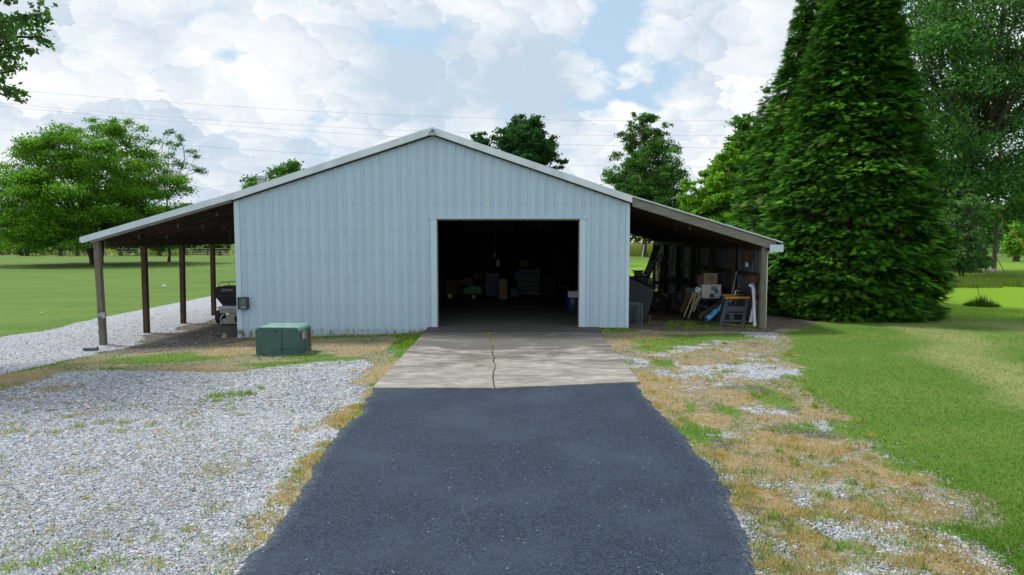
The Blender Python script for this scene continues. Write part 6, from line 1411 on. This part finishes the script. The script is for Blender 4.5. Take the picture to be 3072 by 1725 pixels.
# isolated tufts on the gravel and along the edges
def tufts(P, name='grass_tufts', dryf=.3):
    X, Y_, H, C = [], [], [], []
    for (x, y, r, n, hh_, dry_) in P:
        a = rng.uniform(0, 6.283, n); q = rng.uniform(0, 1, n)**.7*r; X.append(x+np.cos(a)*q); Y_.append(y+np.sin(a)*q); H.append(hh_*rng.uniform(.4, 1.1, n)*(1-.4*q/r))
        c1 = pal(n, [(.58, .43, .24), (.48, .33, .18), (.62, .50, .30)]); c2 = pal(n, [(.21, .34, .045), (.28, .42, .055), (.16, .27, .035)]); C.append(np.where((rng.uniform(0, 1, n) < dry_)[:, None], c1, c2))
    x, y, h, c = np.concatenate(X), np.concatenate(Y_), np.concatenate(H), np.concatenate(C)
    z = terrain(x, y)+(fbm(x, y, 2.6, 4, 7)-.5)*.035
    z = np.where((np.abs(x+.4) < 1.2) & (y > 10.4) & (y < 17.2), .02, z)
    blades(name, x, y, h*1.15, .010*np.clip(y/8, .7, 2), c, M_blade, z=z, lean=.9)
T = []
for (u, v, r, n, h, d) in [(645, 1190, .16, 110, .09, .05), (700, 1185, .22, 150, .08, .1), (745, 1183, .13, 90, .09, .0), (650, 1205, .12, 70, .07, .2), (600, 1207, .08, 30, .06, .4), (690, 1215, .09, 35, .06, .1), (690, 1232, .10, 40, .06, .3), (782, 1168, .08, 50, .07, 0), (235, 1280, .12, 60, .06, .3), (298, 1270, .10, 40, .05, .2), (370, 1268, .12, 60, .06, .5), (355, 1296, .12, 60, .05, .4), (172, 1297, .08, 40, .05, .2), (455, 1275, .10, 45, .06, .5), (475, 1295, .11, 40, .04, .8), (40, 1270, .14, 60, .05, .7), (45, 1298, .14, 60, .06, .5), (75, 1238, .06, 20, .06, 0), (150, 1232, .05, 20, .05, 0),
                           (190, 1665, .20, 130, .10, .2), (105, 1695, .10, 60, .07, .0), (230, 1715, .12, 90, .10, .1), (330, 1695, .14, 110, .09, .15), (455, 1690, .08, 40, .08, .7), (480, 1705, .10, 50, .07, .6), (560, 1590, .08, 40, .06, .6), (300, 1610, .12, 50, .05, .5), (390, 1625, .10, 50, .05, .6), (470, 1615, .07, 40, .06, .4), (20, 1710, .14, 90, .08, .4), (620, 1625, .08, 40, .05, .5), (455, 1575, .05, 20, .04, .0), (265, 1500, .06, 20, .04, .8), (160, 1590, .10, 40, .05, .9), (30, 1455, .08, 30, .05, .6), (330, 1530, .1, 40, .05, .8), (260, 1495, .06, 30, .05, .5), (680, 1380, .06, 30, .03, .6), (580, 1250, .06, 20, .03, .5), (500, 1300, .05, 20, .03, .5), (720, 1248, .07, 30, .05, .3), (750, 1245, .07, 25, .04, .4), (880, 1235, .04, 12, .04, 0)]:
    q = gnd(u, v); T.append((q.x, q.y, r, n, h, d))
for k in range(420):                       # random little sprigs over the gravel yard
    y = 1/rng.uniform(1/11.5, 1/4.3); x = rng.uniform(-.8, -.1)*y
    if off_road(np.array([x]), np.array([y]))[0]: T.append((x, y, rng.uniform(.02, .07), int(rng.integers(5, 16)), rng.uniform(.02, .045), rng.uniform(.3, 1)))
for k in range(260):                       # ragged grass over the right worn strip
    y = 1/rng.uniform(1/15.5, 1/4.3); x = rng.uniform(.18, .62)*y
    if off_road(np.array([x]), np.array([y]), -.05)[0] and sdist(PR, np.array([x]), np.array([y]))[0] > -.4: T.append((x, y, rng.uniform(.05, .16), int(rng.integers(20, 70)), rng.uniform(.05, .11), rng.choice([.95, .9, .25, .6])))
for (lst, sgn) in ((AX, 1), (AXR, -1)):     # dry tufts leaning over the asphalt edge
    for k in range(70):
        t = rng.uniform(0, len(lst)-1.001); i = int(t); x, y = lst[i]+(lst[i+1]-lst[i])*(t-i)
        if fbm(np.array([y]), np.array([sgn*3.]), .9, 3, 60)[0] > .47: T.append((x-sgn*rng.uniform(-.03, .15), y, rng.uniform(.05, .13), int(rng.integers(25, 80)), rng.uniform(.035, .08), .93))
for k in range(34):                        # growth in the slab crack
    y = rng.uniform(13.4, 16.3); x = float(np.interp(y, [p.y for p in crack], [p.x for p in crack])); T.append((x, y, .05, 9, .04, .85))
for k in range(26): y = rng.uniform(10.4, 13.3); x = float(np.interp(y, [p.y for p in crack], [p.x for p in crack])); T.append((x, y, .02, 6, .02, .9))
for k in range(60):                        # weeds at the foot of the lean-to
    x = rng.uniform(3.6, 6.2); y = rng.uniform(17.0, 18.6); T.append((x, y, .12, 30, .09, .1))
for k in range(16): q = gnd(1210+rng.uniform(-30, 30), 1028+rng.uniform(-18, 18)); T.append((q.x-.0, q.y, .14, 60, .10, .05))
for k in range(30): x = rng.uniform(-6.7, -2.3); T.append((x, YW-rng.uniform(.05, .2), .10, 22, .05, .9))
for k in range(10): x = rng.uniform(2.1, 2.9); T.append((x, YW-rng.uniform(.04, .2), .08, 26, .06, .3))
tufts(T)
# leaf litter on the gravel
n = 700; y = 1/rng.uniform(1/11, 1/4.2, n); x = rng.uniform(-.8, .7, n)*y; k = off_road(x, y); x, y = x[k], y[k]; n = len(x)
C = np.stack([x, y, terrain(x, y)+.03], 1); V, Fq, cc = leaf_quads(C, .022, pal(n, [(.30, .13, .06), (.35, .20, .10), (.12, .08, .05)]), up=4, aspect=.6); tag(np_mesh('leaf_litter', V, Fq, M_leaf, cc), kind='stuff')
# clover flowers on the left lawn
n = 260; u = rng.uniform(430, 700, n); v = rng.uniform(775, 815, n); P_ = [gnd(a, b) for a, b in zip(u, v)]; C = np.array([(p.x, p.y, p.z+.08) for p in P_]); V, Fq, cc = leaf_quads(C, .06, np.tile(np.array([[.6, .62, .5]]), (n, 1)), up=3, aspect=.9)
tag(np_mesh('clover_flowers', V, Fq, M_leaf, cc), kind='stuff')
print('stones', ns, ns2, 'grass', g1_, g2_, 'tris', (lambda L: (sum(q[0] for q in L), L[:14]))(sorted([(len(o.data.loops)-2*len(o.data.polygons), o.name) for o in COL.objects if o.type == 'MESH'], reverse=True)))
